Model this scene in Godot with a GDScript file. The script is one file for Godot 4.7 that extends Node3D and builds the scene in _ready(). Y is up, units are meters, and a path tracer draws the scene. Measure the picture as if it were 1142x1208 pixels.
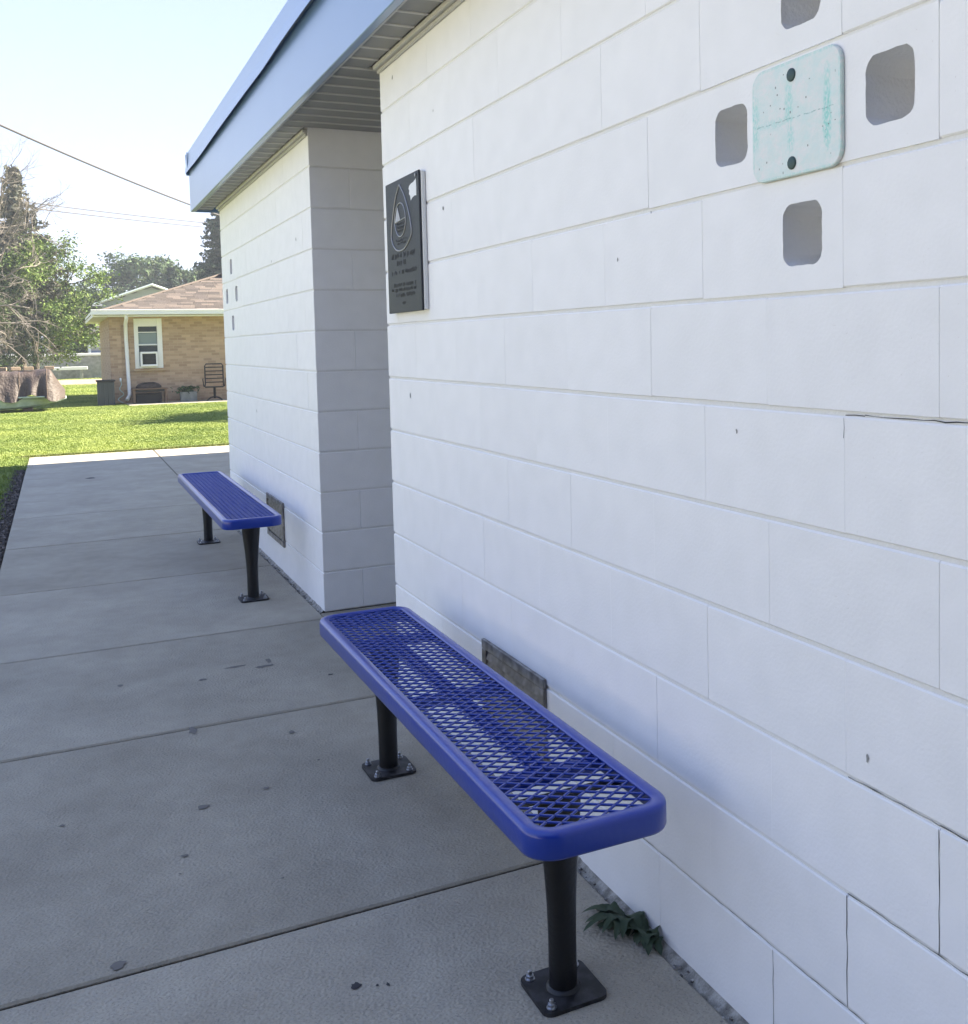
extends Node3D

const COURSE := 0.2032
var rng := RandomNumberGenerator.new()
var taken := {}
var M := {}
var cache := {}

# ------------------------------------------------------------------ helpers
func numbered(called: String) -> String:
	if not taken.has(called):
		taken[called] = 0
		return called
	taken[called] += 1
	return "%s_%03d" % [called, taken[called]]

func thing(called: String, label: String, category: String, at := Vector3.ZERO, turn := 0.0, group := "") -> Node3D:
	var o := Node3D.new()
	o.name = numbered(called)
	add_child(o)
	o.position = at
	o.rotation.y = turn
	tag(o, label, category, group)
	return o

func tag(o: Node, label: String, category: String, group := "") -> void:
	o.set_meta("label", label)
	o.set_meta("category", category)
	if group != "":
		o.set_meta("group", group)

func part(called: String, mesh: Mesh, m: Material, parent: Node, at := Vector3.ZERO) -> MeshInstance3D:
	var o := MeshInstance3D.new()
	o.name = called if parent != self else numbered(called)
	o.mesh = mesh
	o.material_override = m
	o.position = at
	parent.add_child(o, true)
	return o

func struct(called: String, mesh: Mesh, m: Material, at := Vector3.ZERO) -> MeshInstance3D:
	var o := part(called, mesh, m, self, at)
	o.set_meta("kind", "structure")
	return o

func begin(smooth := false) -> SurfaceTool:
	var st := SurfaceTool.new()
	st.begin(Mesh.PRIMITIVE_TRIANGLES)
	st.set_smooth_group(0 if smooth else -1)
	return st

func done(st: SurfaceTool, tangents := false) -> ArrayMesh:
	st.generate_normals()
	if tangents:
		st.generate_tangents()
	return st.commit()

# corners counter-clockwise seen from outside
func tri(st: SurfaceTool, a: Vector3, b: Vector3, c: Vector3) -> void:
	st.add_vertex(a); st.add_vertex(c); st.add_vertex(b)

func quad(st: SurfaceTool, a: Vector3, b: Vector3, c: Vector3, d: Vector3) -> void:
	tri(st, a, b, c); tri(st, a, c, d)

func uvquad(st: SurfaceTool, p: Array, uv: Array) -> void:
	for i in [0, 2, 1, 0, 3, 2]:
		st.set_uv(uv[i]); st.add_vertex(p[i])

# box from low to high corner with chamfered edges
func cbox(st: SurfaceTool, lo: Vector3, hi: Vector3, ch := 0.0) -> void:
	if ch <= 0.0:
		var p: Array[Vector3] = []
		for i in 8:
			p.append(Vector3(hi.x if i & 1 else lo.x, hi.y if i & 2 else lo.y, hi.z if i & 4 else lo.z))
		quad(st, p[4], p[5], p[7], p[6]); quad(st, p[1], p[0], p[2], p[3])
		quad(st, p[5], p[1], p[3], p[7]); quad(st, p[0], p[4], p[6], p[2])
		quad(st, p[6], p[7], p[3], p[2]); quad(st, p[0], p[1], p[5], p[4])
		return
	var c := (lo + hi) * 0.5
	var h := (hi - lo) * 0.5
	var ax := [Vector3.RIGHT, Vector3.UP, Vector3.BACK]
	for i in 3:
		var j := (i + 1) % 3
		var k := (i + 2) % 3
		for s in [-1.0, 1.0]:
			var n: Vector3 = ax[i] * s * h[i]
			var u: Vector3 = ax[j] * (h[j] - ch)
			var v: Vector3 = ax[k] * (h[k] - ch)
			if s > 0: quad(st, c + n - u - v, c + n + u - v, c + n + u + v, c + n - u + v)
			else: quad(st, c + n - u + v, c + n + u + v, c + n + u - v, c + n - u - v)
			for t in [-1.0, 1.0]:   # edge between axes i and j
				var e: Vector3 = ax[k] * (h[k] - ch)
				var a: Vector3 = c + ax[i] * s * h[i] + ax[j] * t * (h[j] - ch)
				var b: Vector3 = c + ax[i] * s * (h[i] - ch) + ax[j] * t * h[j]
				if s * t > 0: quad(st, a - e, b - e, b + e, a + e)
				else: quad(st, a + e, b + e, b - e, a - e)
	for x in [-1.0, 1.0]:
		for y in [-1.0, 1.0]:
			for z in [-1.0, 1.0]:
				var a := c + Vector3(x * h.x, y * (h.y - ch), z * (h.z - ch))
				var b := c + Vector3(x * (h.x - ch), y * h.y, z * (h.z - ch))
				var d := c + Vector3(x * (h.x - ch), y * (h.y - ch), z * h.z)
				if x * y * z > 0: tri(st, a, b, d)
				else: tri(st, a, d, b)

func boxmesh(size: Vector3, ch := 0.0) -> ArrayMesh:   # centred, shared between alike pieces
	var key := "%.4f %.4f %.4f %.4f" % [size.x, size.y, size.z, ch]
	if not cache.has(key):
		var st := begin()
		cbox(st, -size * 0.5, size * 0.5, ch)
		cache[key] = done(st)
	return cache[key]

func slab(lo: Vector3, hi: Vector3, ch := 0.0) -> ArrayMesh:
	var st := begin()
	cbox(st, lo, hi, ch)
	return done(st)

# tube through points with a radius at each point
func tube(st: SurfaceTool, pts: Array, rad: Array, n := 6, caps := true) -> void:
	var rings := []
	var side := Vector3.ZERO
	for i in pts.size():
		var d: Vector3 = (pts[mini(i + 1, pts.size() - 1)] - pts[maxi(i - 1, 0)]).normalized()
		if side == Vector3.ZERO:
			side = d.cross(Vector3.UP if absf(d.y) < 0.9 else Vector3.RIGHT).normalized()
		side = (side - d * side.dot(d)).normalized()
		var up := d.cross(side)
		var ring: Array[Vector3] = []
		for k in n:
			var a := TAU * k / n
			ring.append(pts[i] + (side * cos(a) + up * sin(a)) * float(rad[i]))
		rings.append(ring)
	for i in rings.size() - 1:
		for k in n:
			var l := (k + 1) % n
			quad(st, rings[i][k], rings[i][l], rings[i + 1][l], rings[i + 1][k])
	if caps:
		for k in range(1, n - 1):
			tri(st, rings[0][0], rings[0][k + 1], rings[0][k])
			tri(st, rings[-1][0], rings[-1][k], rings[-1][k + 1])

# profile of (radius, height) turned about y
func lathe(st: SurfaceTool, prof: Array, n: int, at := Vector3.ZERO, sx := 1.0) -> void:
	for i in prof.size() - 1:
		for k in n:
			var a := TAU * k / n
			var b := TAU * (k + 1) / n
			var p: Vector2 = prof[i]
			var q: Vector2 = prof[i + 1]
			quad(st, at + Vector3(cos(b) * p.x * sx, p.y, sin(b) * p.x), at + Vector3(cos(a) * p.x * sx, p.y, sin(a) * p.x), at + Vector3(cos(a) * q.x * sx, q.y, sin(a) * q.x), at + Vector3(cos(b) * q.x * sx, q.y, sin(b) * q.x))

# outline in the plane of u and v (counter-clockwise seen from w = u x v), drawn out along w
func extrude(st: SurfaceTool, outline: PackedVector2Array, at: Vector3, u: Vector3, v: Vector3, w: Vector3) -> void:
	var idx := Geometry2D.triangulate_polygon(outline)
	for i in range(0, idx.size(), 3):
		var p := []
		for k in 3:
			p.append(at + u * outline[idx[i + k]].x + v * outline[idx[i + k]].y)
		var up: bool = (outline[idx[i + 1]] - outline[idx[i]]).cross(outline[idx[i + 2]] - outline[idx[i]]) > 0
		if up:
			tri(st, p[0] + w, p[1] + w, p[2] + w); tri(st, p[0], p[2], p[1])
		else:
			tri(st, p[0] + w, p[2] + w, p[1] + w); tri(st, p[0], p[1], p[2])
	for i in outline.size():
		var a := outline[i]
		var b := outline[(i + 1) % outline.size()]
		var pa := at + u * a.x + v * a.y
		var pb := at + u * b.x + v * b.y
		quad(st, pa, pb, pb + w, pa + w)

func rounded(w: float, h: float, r: float, n := 5) -> PackedVector2Array:
	var o := PackedVector2Array()
	for c in [[1, 1, 0.0], [-1, 1, PI / 2], [-1, -1, PI], [1, -1, PI * 1.5]]:
		for i in n + 1:
			var a: float = c[2] + PI / 2 * i / n
			o.append(Vector2(c[0] * (w / 2 - r) + cos(a) * r, c[1] * (h / 2 - r) + sin(a) * r))
	return o

func noise(freq: float, oct: int, sd: int, type := FastNoiseLite.TYPE_SIMPLEX_SMOOTH) -> FastNoiseLite:
	var n := FastNoiseLite.new()
	n.noise_type = type
	n.frequency = freq
	n.fractal_octaves = oct
	n.seed = sd
	return n

func bump(freq: float, oct: int, sd: int, size := 512, strength := 6.0, type := FastNoiseLite.TYPE_SIMPLEX_SMOOTH) -> NoiseTexture2D:
	var t := NoiseTexture2D.new()
	t.width = size; t.height = size
	t.seamless = true
	t.as_normal_map = true
	t.bump_strength = strength
	t.noise = noise(freq, oct, sd, type)
	return t

# layers of noise mixed into one seamless picture around a colour (sRGB); lay = [[freq, octaves, amount], ...]
func mottled(base: Color, tint: Color, lay: Array, sd: int, size := 512, speck := 0.0, speck_col := Color.BLACK) -> ImageTexture:
	var ims := []
	for l in lay:
		ims.append(noise(l[0], l[1], sd + ims.size()).get_seamless_image(size, size))
	var im := Image.create(size, size, false, Image.FORMAT_RGB8)
	var r := RandomNumberGenerator.new()
	r.seed = sd
	for y in size:
		for x in size:
			var k := 0.0
			for i in lay.size():
				k += (ims[i].get_pixel(x, y).r - 0.5) * 2.0 * float(lay[i][2])
			var c := base.lerp(tint, clampf(0.5 + k, 0.0, 1.0))
			if speck > 0.0 and r.randf() < speck:
				c = c.lerp(speck_col, r.randf_range(0.2, 0.7))
			im.set_pixel(x, y, c)
	return ImageTexture.create_from_image(im)

func mat(c: Color, rough := 0.8, metal := 0.0) -> StandardMaterial3D:
	var m := StandardMaterial3D.new()
	m.albedo_color = c
	m.roughness = rough
	m.metallic = metal
	return m

func tri_mat(m: StandardMaterial3D, scale: float, world := true) -> StandardMaterial3D:
	m.uv1_triplanar = true
	m.uv1_world_triplanar = world
	m.uv1_scale = Vector3.ONE * scale
	return m

func bumpy(m: StandardMaterial3D, t: Texture2D, amount := 1.0) -> StandardMaterial3D:
	m.normal_enabled = true
	m.normal_texture = t
	m.normal_scale = amount
	return m

# ------------------------------------------------------------------ materials
func make_materials() -> void:
	var paint_bump := bump(0.09, 3, 3, 512, 3.0)
	for i in 3:
		var tone: float = [0.952, 0.949, 0.955][i]
		var m := mat(Color(1, 1, 1), 0.62)
		m.albedo_texture = mottled(Color(tone - 0.014, tone - 0.013, tone - 0.014), Color(tone + 0.008, tone + 0.008, tone + 0.008), [[0.006, 3, 0.5], [0.12, 2, 0.15]], 11 + i * 7, 512, 0.0004, Color(0.55, 0.52, 0.47))
		bumpy(tri_mat(m, 2.2), paint_bump, 0.11)
		m.uv1_offset = Vector3(0.13, 0.31, 0.57) * i
		M["paint%d" % i] = m
	M.mortar = bumpy(tri_mat(mat(Color(0.9, 0.9, 0.89), 0.75), 2.5), paint_bump, 0.4)
	M.core = bumpy(tri_mat(mat(Color(0.9, 0.9, 0.9), 0.9), 4.0), bump(0.1, 3, 9, 256, 5.0), 0.25)
	var conc_bump := bump(0.35, 3, 21, 512, 4.0)
	for i in 3:
		var d: float = [0.0, 0.018, -0.016][i]
		var m := mat(Color(1, 1, 1), 0.9)
		m.albedo_texture = mottled(Color(0.56 + d, 0.535 + d, 0.48 + d), Color(0.66 + d, 0.635 + d, 0.575 + d), [[0.003, 4, 0.36], [0.015, 3, 0.2], [0.3, 2, 0.3]], 41 + i * 5, 1024, 0.03, Color(0.36, 0.35, 0.34))
		bumpy(tri_mat(m, 0.55), conc_bump, 0.3)
		m.uv1_offset = Vector3(0.37, 0.0, 0.21) * i
		M["concrete%d" % i] = m
	M.stain = mat(Color(0.2, 0.19, 0.2), 0.8)
	M.stain_soft = mat(Color(0.42, 0.405, 0.385), 0.85)
	M.fascia = bumpy(tri_mat(mat(Color(0.4, 0.515, 0.665), 0.3), 0.8), bump(0.006, 2, 5, 256, 3.0), 0.15)
	M.fascia.clearcoat_enabled = true
	M.fascia.clearcoat = 0.7
	M.fascia.clearcoat_roughness = 0.25
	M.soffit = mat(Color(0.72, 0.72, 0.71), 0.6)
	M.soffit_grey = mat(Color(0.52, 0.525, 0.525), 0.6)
	M.chip = mat(Color(0.6, 0.6, 0.59), 0.9)
	M.crack = mat(Color(0.2, 0.19, 0.18), 0.95)
	var soil := mottled(Color(0.2, 0.17, 0.14), Color(0.42, 0.38, 0.33), [[0.03, 4, 0.6], [0.2, 2, 0.4]], 71, 512)
	M.soil = mat(Color(1, 1, 1), 0.97)
	M.soil.albedo_texture = soil
	bumpy(tri_mat(M.soil, 1.5), bump(0.06, 4, 8, 512, 14.0), 1.0)
	M.filler = mat(Color(1, 1, 1), 0.95)
	M.filler.albedo_texture = mottled(Color(0.44, 0.43, 0.4), Color(0.7, 0.69, 0.66), [[0.02, 4, 0.9], [0.2, 2, 0.4]], 73, 256)
	tri_mat(M.filler, 4.0)
	M.lawn = mat(Color(1, 1, 1), 0.95)
	M.lawn.albedo_texture = mottled(Color(0.44, 0.48, 0.2), Color(0.57, 0.59, 0.29), [[0.012, 4, 0.6], [0.15, 3, 0.5]], 81, 512)
	tri_mat(M.lawn, 0.25)
	M.blade = mat(Color(1, 1, 1), 0.7)
	M.blade.vertex_color_use_as_albedo = true
	M.blade.backlight_enabled = true
	M.blade.backlight = Color(0.55, 0.6, 0.22)
	M.gravel = mat(Color(1, 1, 1), 0.95)
	M.gravel.albedo_texture = mottled(Color(0.5, 0.435, 0.365), Color(0.62, 0.55, 0.475), [[0.02, 3, 0.5], [0.3, 2, 0.5]], 91, 256)
	tri_mat(M.gravel, 0.3)
	M.gravel_pale = mat(Color(1, 1, 1), 0.95)
	M.gravel_pale.albedo_texture = mottled(Color(0.73, 0.71, 0.68), Color(0.82, 0.8, 0.77), [[0.02, 3, 0.5], [0.3, 2, 0.5]], 93, 256)
	tri_mat(M.gravel_pale, 0.4)
	# bench
	M.blue = bumpy(tri_mat(mat(Color(0.035, 0.2, 0.6), 0.32), 6.0, false), bump(0.03, 2, 31, 256, 2.0), 0.15)
	M.blue.clearcoat_enabled = true
	M.blue.clearcoat = 0.5
	M.blue.clearcoat_roughness = 0.15
	M.black = bumpy(tri_mat(mat(Color(0.045, 0.047, 0.055), 0.42), 5.0, false), bump(0.05, 3, 33, 256, 3.0), 0.3)
	M.plate_black = mat(Color(1, 1, 1), 0.5)
	M.plate_black.albedo_texture = mottled(Color(0.04, 0.04, 0.05), Color(0.2, 0.2, 0.21), [[0.02, 4, 0.9]], 37, 256)
	tri_mat(M.plate_black, 4.0, false)
	M.zinc = mat(Color(0.72, 0.73, 0.75), 0.35, 1.0)
	M.vent = mat(Color(1, 1, 1), 0.6, 0.35)
	M.vent.albedo_texture = mottled(Color(0.42, 0.4, 0.38), Color(0.62, 0.61, 0.59), [[0.02, 4, 0.8]], 39, 256)
	tri_mat(M.vent, 3.0)
	M.bronze = bumpy(tri_mat(mat(Color(0.14, 0.165, 0.2), 0.5, 0.0), 6.0), bump(0.12, 3, 47, 256, 5.0), 0.5)
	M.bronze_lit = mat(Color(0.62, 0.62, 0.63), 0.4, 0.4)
	M.letter = mat(Color(0.27, 0.27, 0.28), 0.45, 0.4)
	M.sticker = mat(Color(0.9, 0.91, 0.92), 0.6)
	M.board_white = mat(Color(0.86, 0.87, 0.87), 0.6)
	M.door = mat(Color(0.35, 0.42, 0.55), 0.5)
	M.leaf_weed = mat(Color(0.2, 0.265, 0.18), 0.7)
	M.leaf_weed.backlight_enabled = true
	M.leaf_weed.backlight = Color(0.08, 0.12, 0.04)
	# house
	M.brick = brick_material()
	M.white = mat(Color(0.9, 0.9, 0.89), 0.5)
	M.glass = mat(Color(0.2, 0.23, 0.24), 0.06)
	M.curtain = mat(Color(0.52, 0.57, 0.58), 0.9)
	M.curtain_dark = mat(Color(0.33, 0.34, 0.34), 0.8)
	M.dark = mat(Color(0.09, 0.085, 0.08), 0.7)
	M.iron = mat(Color(0.13, 0.12, 0.12), 0.6)
	M.wood_dark = mat(Color(0.2, 0.155, 0.125), 0.9)
	M.wood = mat(Color(0.4, 0.33, 0.27), 0.85)
	M.tarp = bumpy(tri_mat(mat(Color(0.225, 0.18, 0.16), 0.65), 2.0, false), bump(0.03, 3, 61, 256, 8.0), 0.7)
	M.hull = tri_mat(mat(Color(1, 1, 1), 0.55), 1.0, false)
	M.hull.albedo_texture = mottled(Color(0.56, 0.62, 0.58), Color(0.74, 0.79, 0.76), [[0.02, 3, 0.6]], 63, 256)
	for i in 5:
		M["shingle%d" % i] = bumpy(tri_mat(mat([Color(0.3, 0.27, 0.25), Color(0.37, 0.335, 0.31), Color(0.265, 0.24, 0.225), Color(0.41, 0.37, 0.34), Color(0.32, 0.29, 0.275)][i], 0.95), 2.0), bump(0.2, 2, 65, 256, 6.0), 0.8)
	M.siding = mat(Color(0.55, 0.61, 0.57), 0.8)
	M.siding_trim = mat(Color(0.68, 0.73, 0.7), 0.7)
	M.siding_tan = mat(Color(0.62, 0.6, 0.57), 0.8)
	M.grey_block = tri_mat(mat(Color(1, 1, 1), 0.9), 0.5)
	M.grey_block.albedo_texture = mottled(Color(0.42, 0.43, 0.41), Color(0.54, 0.55, 0.53), [[0.03, 3, 0.6]], 67, 256)
	M.bark = bumpy(tri_mat(mat(Color(0.3, 0.27, 0.24), 0.95), 1.0), bump(0.05, 3, 69, 256, 12.0), 1.0)
	M.deadwood = mat(Color(0.43, 0.405, 0.385), 0.9)
	M.cable = mat(Color(0.25, 0.25, 0.26), 0.7)
	for k in [["leaf_green", Color(0.1, 0.15, 0.03)], ["leaf_dark", Color(0.055, 0.085, 0.03)], ["leaf_grey", Color(0.085, 0.125, 0.055)], ["leaf_dry", Color(0.12, 0.12, 0.095)], ["needle", Color(0.03, 0.052, 0.032)]]:
		var m := mat(Color(1, 1, 1), 0.9)
		m.vertex_color_use_as_albedo = true
		m.backlight_enabled = true
		m.backlight = (k[1] as Color).linear_to_srgb() * 0.8
		m.set_meta("tone", k[1])
		M[k[0]] = m
	M.leaf_weed.cull_mode = BaseMaterial3D.CULL_DISABLED

func brick_material() -> StandardMaterial3D:
	var w := 512
	var h := 512
	var im := Image.create(w, h, false, Image.FORMAT_RGB8)
	im.fill(Color(0.68, 0.6, 0.5))
	var r := RandomNumberGenerator.new()
	r.seed = 5
	var bh := h / 24.0
	var bw := w / 8.0
	for j in 24:
		for i in 9:
			var x0 := int((i - (0.5 if j % 2 else 0.0)) * bw)
			var t := r.randf()
			if i == 8 or i == 0:
				t = float((j * 7) % 10) / 10.0
			im.fill_rect(Rect2i(x0 + 2, int(j * bh) + 2, int(bw) - 4, int(bh) - 3), Color(0.6, 0.5, 0.41).lerp(Color(0.72, 0.615, 0.51), t))
	var m := mat(Color(1, 1, 1), 0.9)
	m.albedo_texture = ImageTexture.create_from_image(im)
	return tri_mat(m, 1.0 / 1.6256)

# ------------------------------------------------------------------ the block building
# block between zb (far) and za (near), face at x = 0 towards -x, with an optional rounded core hole
func holed_block(len: float, hgt: float, dep: float, hc: float, hw: float, hh: float, rim: Array) -> ArrayMesh:
	var st := begin()
	var ring0 := rounded(hw, hh, 0.024, 5)
	var hole := PackedVector2Array()
	for i in ring0.size():
		hole.append(ring0[i])
		if i % 6 == 5:
			for f in [0.25, 0.5, 0.75]: hole.append(ring0[i].lerp(ring0[(i + 1) % ring0.size()], f))
	var n := hole.size()
	var outer := PackedVector2Array()
	var lo := Vector2(-len / 2, -hgt / 2)
	var hi := Vector2(len / 2, hgt / 2)
	var pts := []
	for i in n:
		hole[i] += Vector2(hc + rng.randf_range(-0.0008, 0.0008), rng.randf_range(-0.0008, 0.0008))
		var d := (hole[i] - Vector2(hc, 0)).normalized()
		var t := 1e9
		if d.x > 1e-6: t = minf(t, (hi.x - hc) / d.x)
		if d.x < -1e-6: t = minf(t, (lo.x - hc) / d.x)
		if d.y > 1e-6: t = minf(t, hi.y / d.y)
		if d.y < -1e-6: t = minf(t, lo.y / d.y)
		outer.append(Vector2(hc, 0) + d * t)
	# face at x = 0 looking to -x; u runs along z, v along y  (seen from -x, z runs to the right)
	var P := func(p: Vector2, x: float) -> Vector3: return Vector3(x, p.y, p.x)
	for i in n:
		var j := (i + 1) % n
		var a := outer[i]
		var b := outer[j]
		quad(st, P.call(hole[i], 0.0), P.call(a, 0.0), P.call(b, 0.0), P.call(hole[j], 0.0))
		if absf(a.x - b.x) > 1e-5 and absf(a.y - b.y) > 1e-5:   # fill the corner
			var c := Vector2(hi.x if maxf(a.x, b.x) > hi.x - 1e-5 else lo.x, hi.y if maxf(a.y, b.y) > hi.y - 1e-5 else lo.y)
			tri(st, P.call(a, 0.0), P.call(c, 0.0), P.call(b, 0.0))
	rim.append_array(Array(hole))
	var o := [Vector2(lo.x, lo.y), Vector2(hi.x, lo.y), Vector2(hi.x, hi.y), Vector2(lo.x, hi.y)]
	for i in 4:
		quad(st, P.call(o[i], dep), P.call(o[(i + 1) % 4], dep), P.call(o[(i + 1) % 4], 0.0), P.call(o[i], 0.0))
	return done(st)

func block(parent: Node, lo: Vector3, hi: Vector3, ch := 0.002) -> void:
	var size := hi - lo
	var at := (lo + hi) * 0.5 + Vector3(rng.randf_range(-0.0006, 0.0006), rng.randf_range(-0.0006, 0.0006), 0)
	part("block", boxmesh(size, ch), M["paint%d" % rng.randi_range(0, 2)], parent, at)

func face_block(parent: Node, lo: Vector3, hi: Vector3) -> void:
	var h := hi.y - lo.y
	var len := hi.z - lo.z
	var key := "face %.4f" % len
	if not cache.has(key):
		var st := begin()
		var c := 0.0025
		extrude(st, PackedVector2Array([Vector2(0.19, -h / 2), Vector2(0.19, h / 2), Vector2(c, h / 2), Vector2(0, h / 2 - c), Vector2(0, -h / 2 + c), Vector2(c, -h / 2)]), Vector3(0, 0, -len / 2), Vector3.RIGHT, Vector3.UP, Vector3(0, 0, len))
		cache[key] = done(st)
	part("block", cache[key], M["paint%d" % rng.randi_range(0, 2)], parent, Vector3(rng.randf_range(-0.0003, 0.0003), (lo.y + hi.y) / 2 + rng.randf_range(-0.0006, 0.0006), (lo.z + hi.z) / 2))

func hole_block(parent: Node, za: float, zb: float, k: int, zc: float) -> void:
	var g := 0.0014
	var len := absf(za - zb) - 2 * g * 0.5
	var mid := (za + zb) / 2
	var rim := []
	var b := part("block", holed_block(len, COURSE - 0.007, 0.19, zc - mid, 0.103, 0.108, rim), M.paint0, parent, Vector3(0, (k + 0.5) * COURSE, mid))
	var st := begin()
	for i in rim.size():
		var p: Vector2 = rim[i]
		var q: Vector2 = rim[(i + 1) % rim.size()]
		quad(st, Vector3(0.002, p.y, p.x), Vector3(0.002, q.y, q.x), Vector3(0.106, q.y, q.x), Vector3(0.106, p.y, p.x))
		quad(st, Vector3(0, p.y, p.x), Vector3(0, q.y, q.x), Vector3(0.002, q.y, q.x), Vector3(0.002, p.y, p.x))
	cbox(st, Vector3(0.105, -0.075, zc - mid - 0.075), Vector3(0.115, 0.075, zc - mid + 0.075))
	part("core", done(st), M.core, b)

func make_building() -> void:
	var b := thing("block_building", "white painted concrete block building with blue metal roof edge", "building")
	var gv := 0.00045
	var gh := 0.0042
	# --- wall beside the camera, from the recess corner towards and past the camera
	var w1 := Node3D.new()
	w1.name = "wall"
	b.add_child(w1, true)
	w1.set_meta("label", "long white block wall behind the nearer blue bench")
	var zc := -3.886
	var zend := 0.55
	for k in 12:
		var edges := [zc]
		var z: float = (-1.302 if k % 2 else -1.505) - COURSE * 2 * 7
		while z < zc + 0.09: z += COURSE * 2
		while z < zend - 0.1:
			edges.append(z)
			z += COURSE * 2
		edges.append(zend)
		for i in edges.size() - 1:
			var lo: float = edges[i]
			var hi: float = edges[i + 1]
			var hole := 0.0
			if k == 7 or k == 9: hole = -1.405
			if k == 8 and lo < -1.608 and hi > -1.608: hole = -1.608
			if k == 8 and lo < -1.197 and hi > -1.197: hole = -1.197
			if hole != 0.0 and lo < hole and hi > hole:
				hole_block(w1, hi, lo, k, hole)
			else:
				face_block(w1, Vector3(0, k * COURSE + gh, lo + gv), Vector3(0.19, (k + 1) * COURSE - gh, hi - gv))
	var st := begin()
	# mortar behind the joints: strips so that the core holes stay open
	for k in 13:
		cbox(st, Vector3(0.0045, maxf(k * COURSE - 0.012, 0.0), zc + 0.004), Vector3(0.18, k * COURSE + 0.012, zend - 0.004))
	for k in 12:
		var z: float = (-1.302 if k % 2 else -1.505) - COURSE * 2 * 5
		while z < zend - 0.1:
			if z > zc + 0.05:
				cbox(st, Vector3(0.0009, k * COURSE + 0.0125, z - 0.008), Vector3(0.18, (k + 1) * COURSE - 0.0125, z + 0.008))
			z += COURSE * 2
	part("mortar", done(st), M.mortar, w1)
	# --- far wall with its return into the recess
	var w2 := Node3D.new()
	w2.name = "wall"
	b.add_child(w2, true)
	w2.set_meta("label", "far white block wall behind the farther blue bench")
	var za := -5.1425
	var ze := -8.21
	var mod := 0.4382
	for k in 12:
		var y0 := k * COURSE + gh
		var y1 := (k + 1) * COURSE - gh
		var edges := []
		var z: float = za - (mod if k % 2 == 0 else 0.2)
		# corner block
		if k % 2 == 0: block(w2, Vector3(0, y0, z + gv), Vector3(0.2, y1, za))
		else: block(w2, Vector3(0, y0, z + gv), Vector3(0.4, y1, za))
		edges.append(z)
		while z - mod > ze + 0.1:
			z -= mod
			edges.append(z)
		edges.append(ze)
		for i in edges.size() - 1:
			var hi: float = edges[i]
			var lo: float = edges[i + 1]
			var mid := (hi + lo) / 2
			if (k == 8 and mid < -7.4) or ((k == 7 or k == 9) and mid < -7.6 and mid > -7.9):
				hole_block(w2, hi, lo, k, mid)
			else:
				face_block(w2, Vector3(0, y0, lo + gv), Vector3(0.19, y1, hi - gv))
		# blocks of the return, facing the camera
		var x: float = 0.2 if k % 2 == 0 else 0.4
		while x < 1.5:
			var x2: float = minf(x + 0.4064, 1.6)
			block(w2, Vector3(x + 0.001, y0, za - 0.19), Vector3(x2 - 0.001, y1, za))
			x = x2
	st = begin()
	for k in 13:
		cbox(st, Vector3(0.0045, maxf(k * COURSE - 0.012, 0.0), ze + 0.004), Vector3(0.18, k * COURSE + 0.012, za - 0.0045))
		cbox(st, Vector3(0.181, maxf(k * COURSE - 0.012, 0.0), za - 0.18), Vector3(1.59, k * COURSE + 0.012, za - 0.0045))
	part("mortar", done(st), M.mortar, w2)
	# --- plain walls: past the camera, the recess sides and back, the end and the wing round the corner
	var plain := func(lo: Vector3, hi: Vector3) -> void: part("wall", slab(lo, hi, 0.004), M.paint1, b)
	plain.call(Vector3(0.0, 0, 0.552), Vector3(0.19, 2.438, 4.5))
	plain.call(Vector3(0.191, 0, -3.886), Vector3(1.6, 2.4, -3.7))
	plain.call(Vector3(1.601, 0, -5.33), Vector3(1.79, 2.4, -3.7))
	plain.call(Vector3(0.191, 0, -8.21), Vector3(1.3, 2.43, -8.02))
	plain.call(Vector3(1.301, 0, -13.8), Vector3(1.49, 2.43, -8.02))
	plain.call(Vector3(1.491, 0, -13.8), Vector3(7.0, 2.43, -13.61))
	plain.call(Vector3(6.81, 0, -13.609), Vector3(7.0, 2.43, 4.5))
	plain.call(Vector3(0.191, 0, 4.31), Vector3(6.809, 2.43, 4.5))
	# recess door
	var d := part("door", slab(Vector3(1.56, 0.02, -4.95), Vector3(1.5995, 2.08, -4.08), 0.004), M.door, b)
	var hs := begin(true)
	tube(hs, [Vector3(1.56, 1.02, -4.18), Vector3(1.5, 1.02, -4.18), Vector3(1.5, 1.02, -4.3)], [0.011, 0.011, 0.011], 8)
	part("handle", done(hs), M.zinc, d)
	# --- roof deck
	var roof := part("roof", slab(Vector3(-0.149, 2.50, -8.43), Vector3(7.2, 2.80, 4.7)), M.soffit, b)
	part("roof_panel", slab(Vector3(1.1, 2.50, -14.02), Vector3(7.2, 2.80, -8.432)), M.soffit, roof)
	# --- soffit boards, each with a raised bead along its edge
	var sof := Node3D.new()
	sof.name = "soffit"
	b.add_child(sof, true)
	var boards := [null, null]
	var beads := [null, null]
	for v in 2:
		var x1: float = -0.0265 if v == 0 else 1.598
		boards[v] = slab(Vector3(-0.149, 2.4145, -0.0655), Vector3(x1, 2.424, 0.0655), 0.001)
		beads[v] = slab(Vector3(-0.149, 2.409, -0.0065), Vector3(x1, 2.424, 0.0065), 0.003)
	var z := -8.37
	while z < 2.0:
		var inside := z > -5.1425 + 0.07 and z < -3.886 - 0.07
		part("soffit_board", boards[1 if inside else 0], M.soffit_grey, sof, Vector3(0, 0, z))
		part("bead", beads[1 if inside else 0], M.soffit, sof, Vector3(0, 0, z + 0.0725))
		z += 0.145
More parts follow.
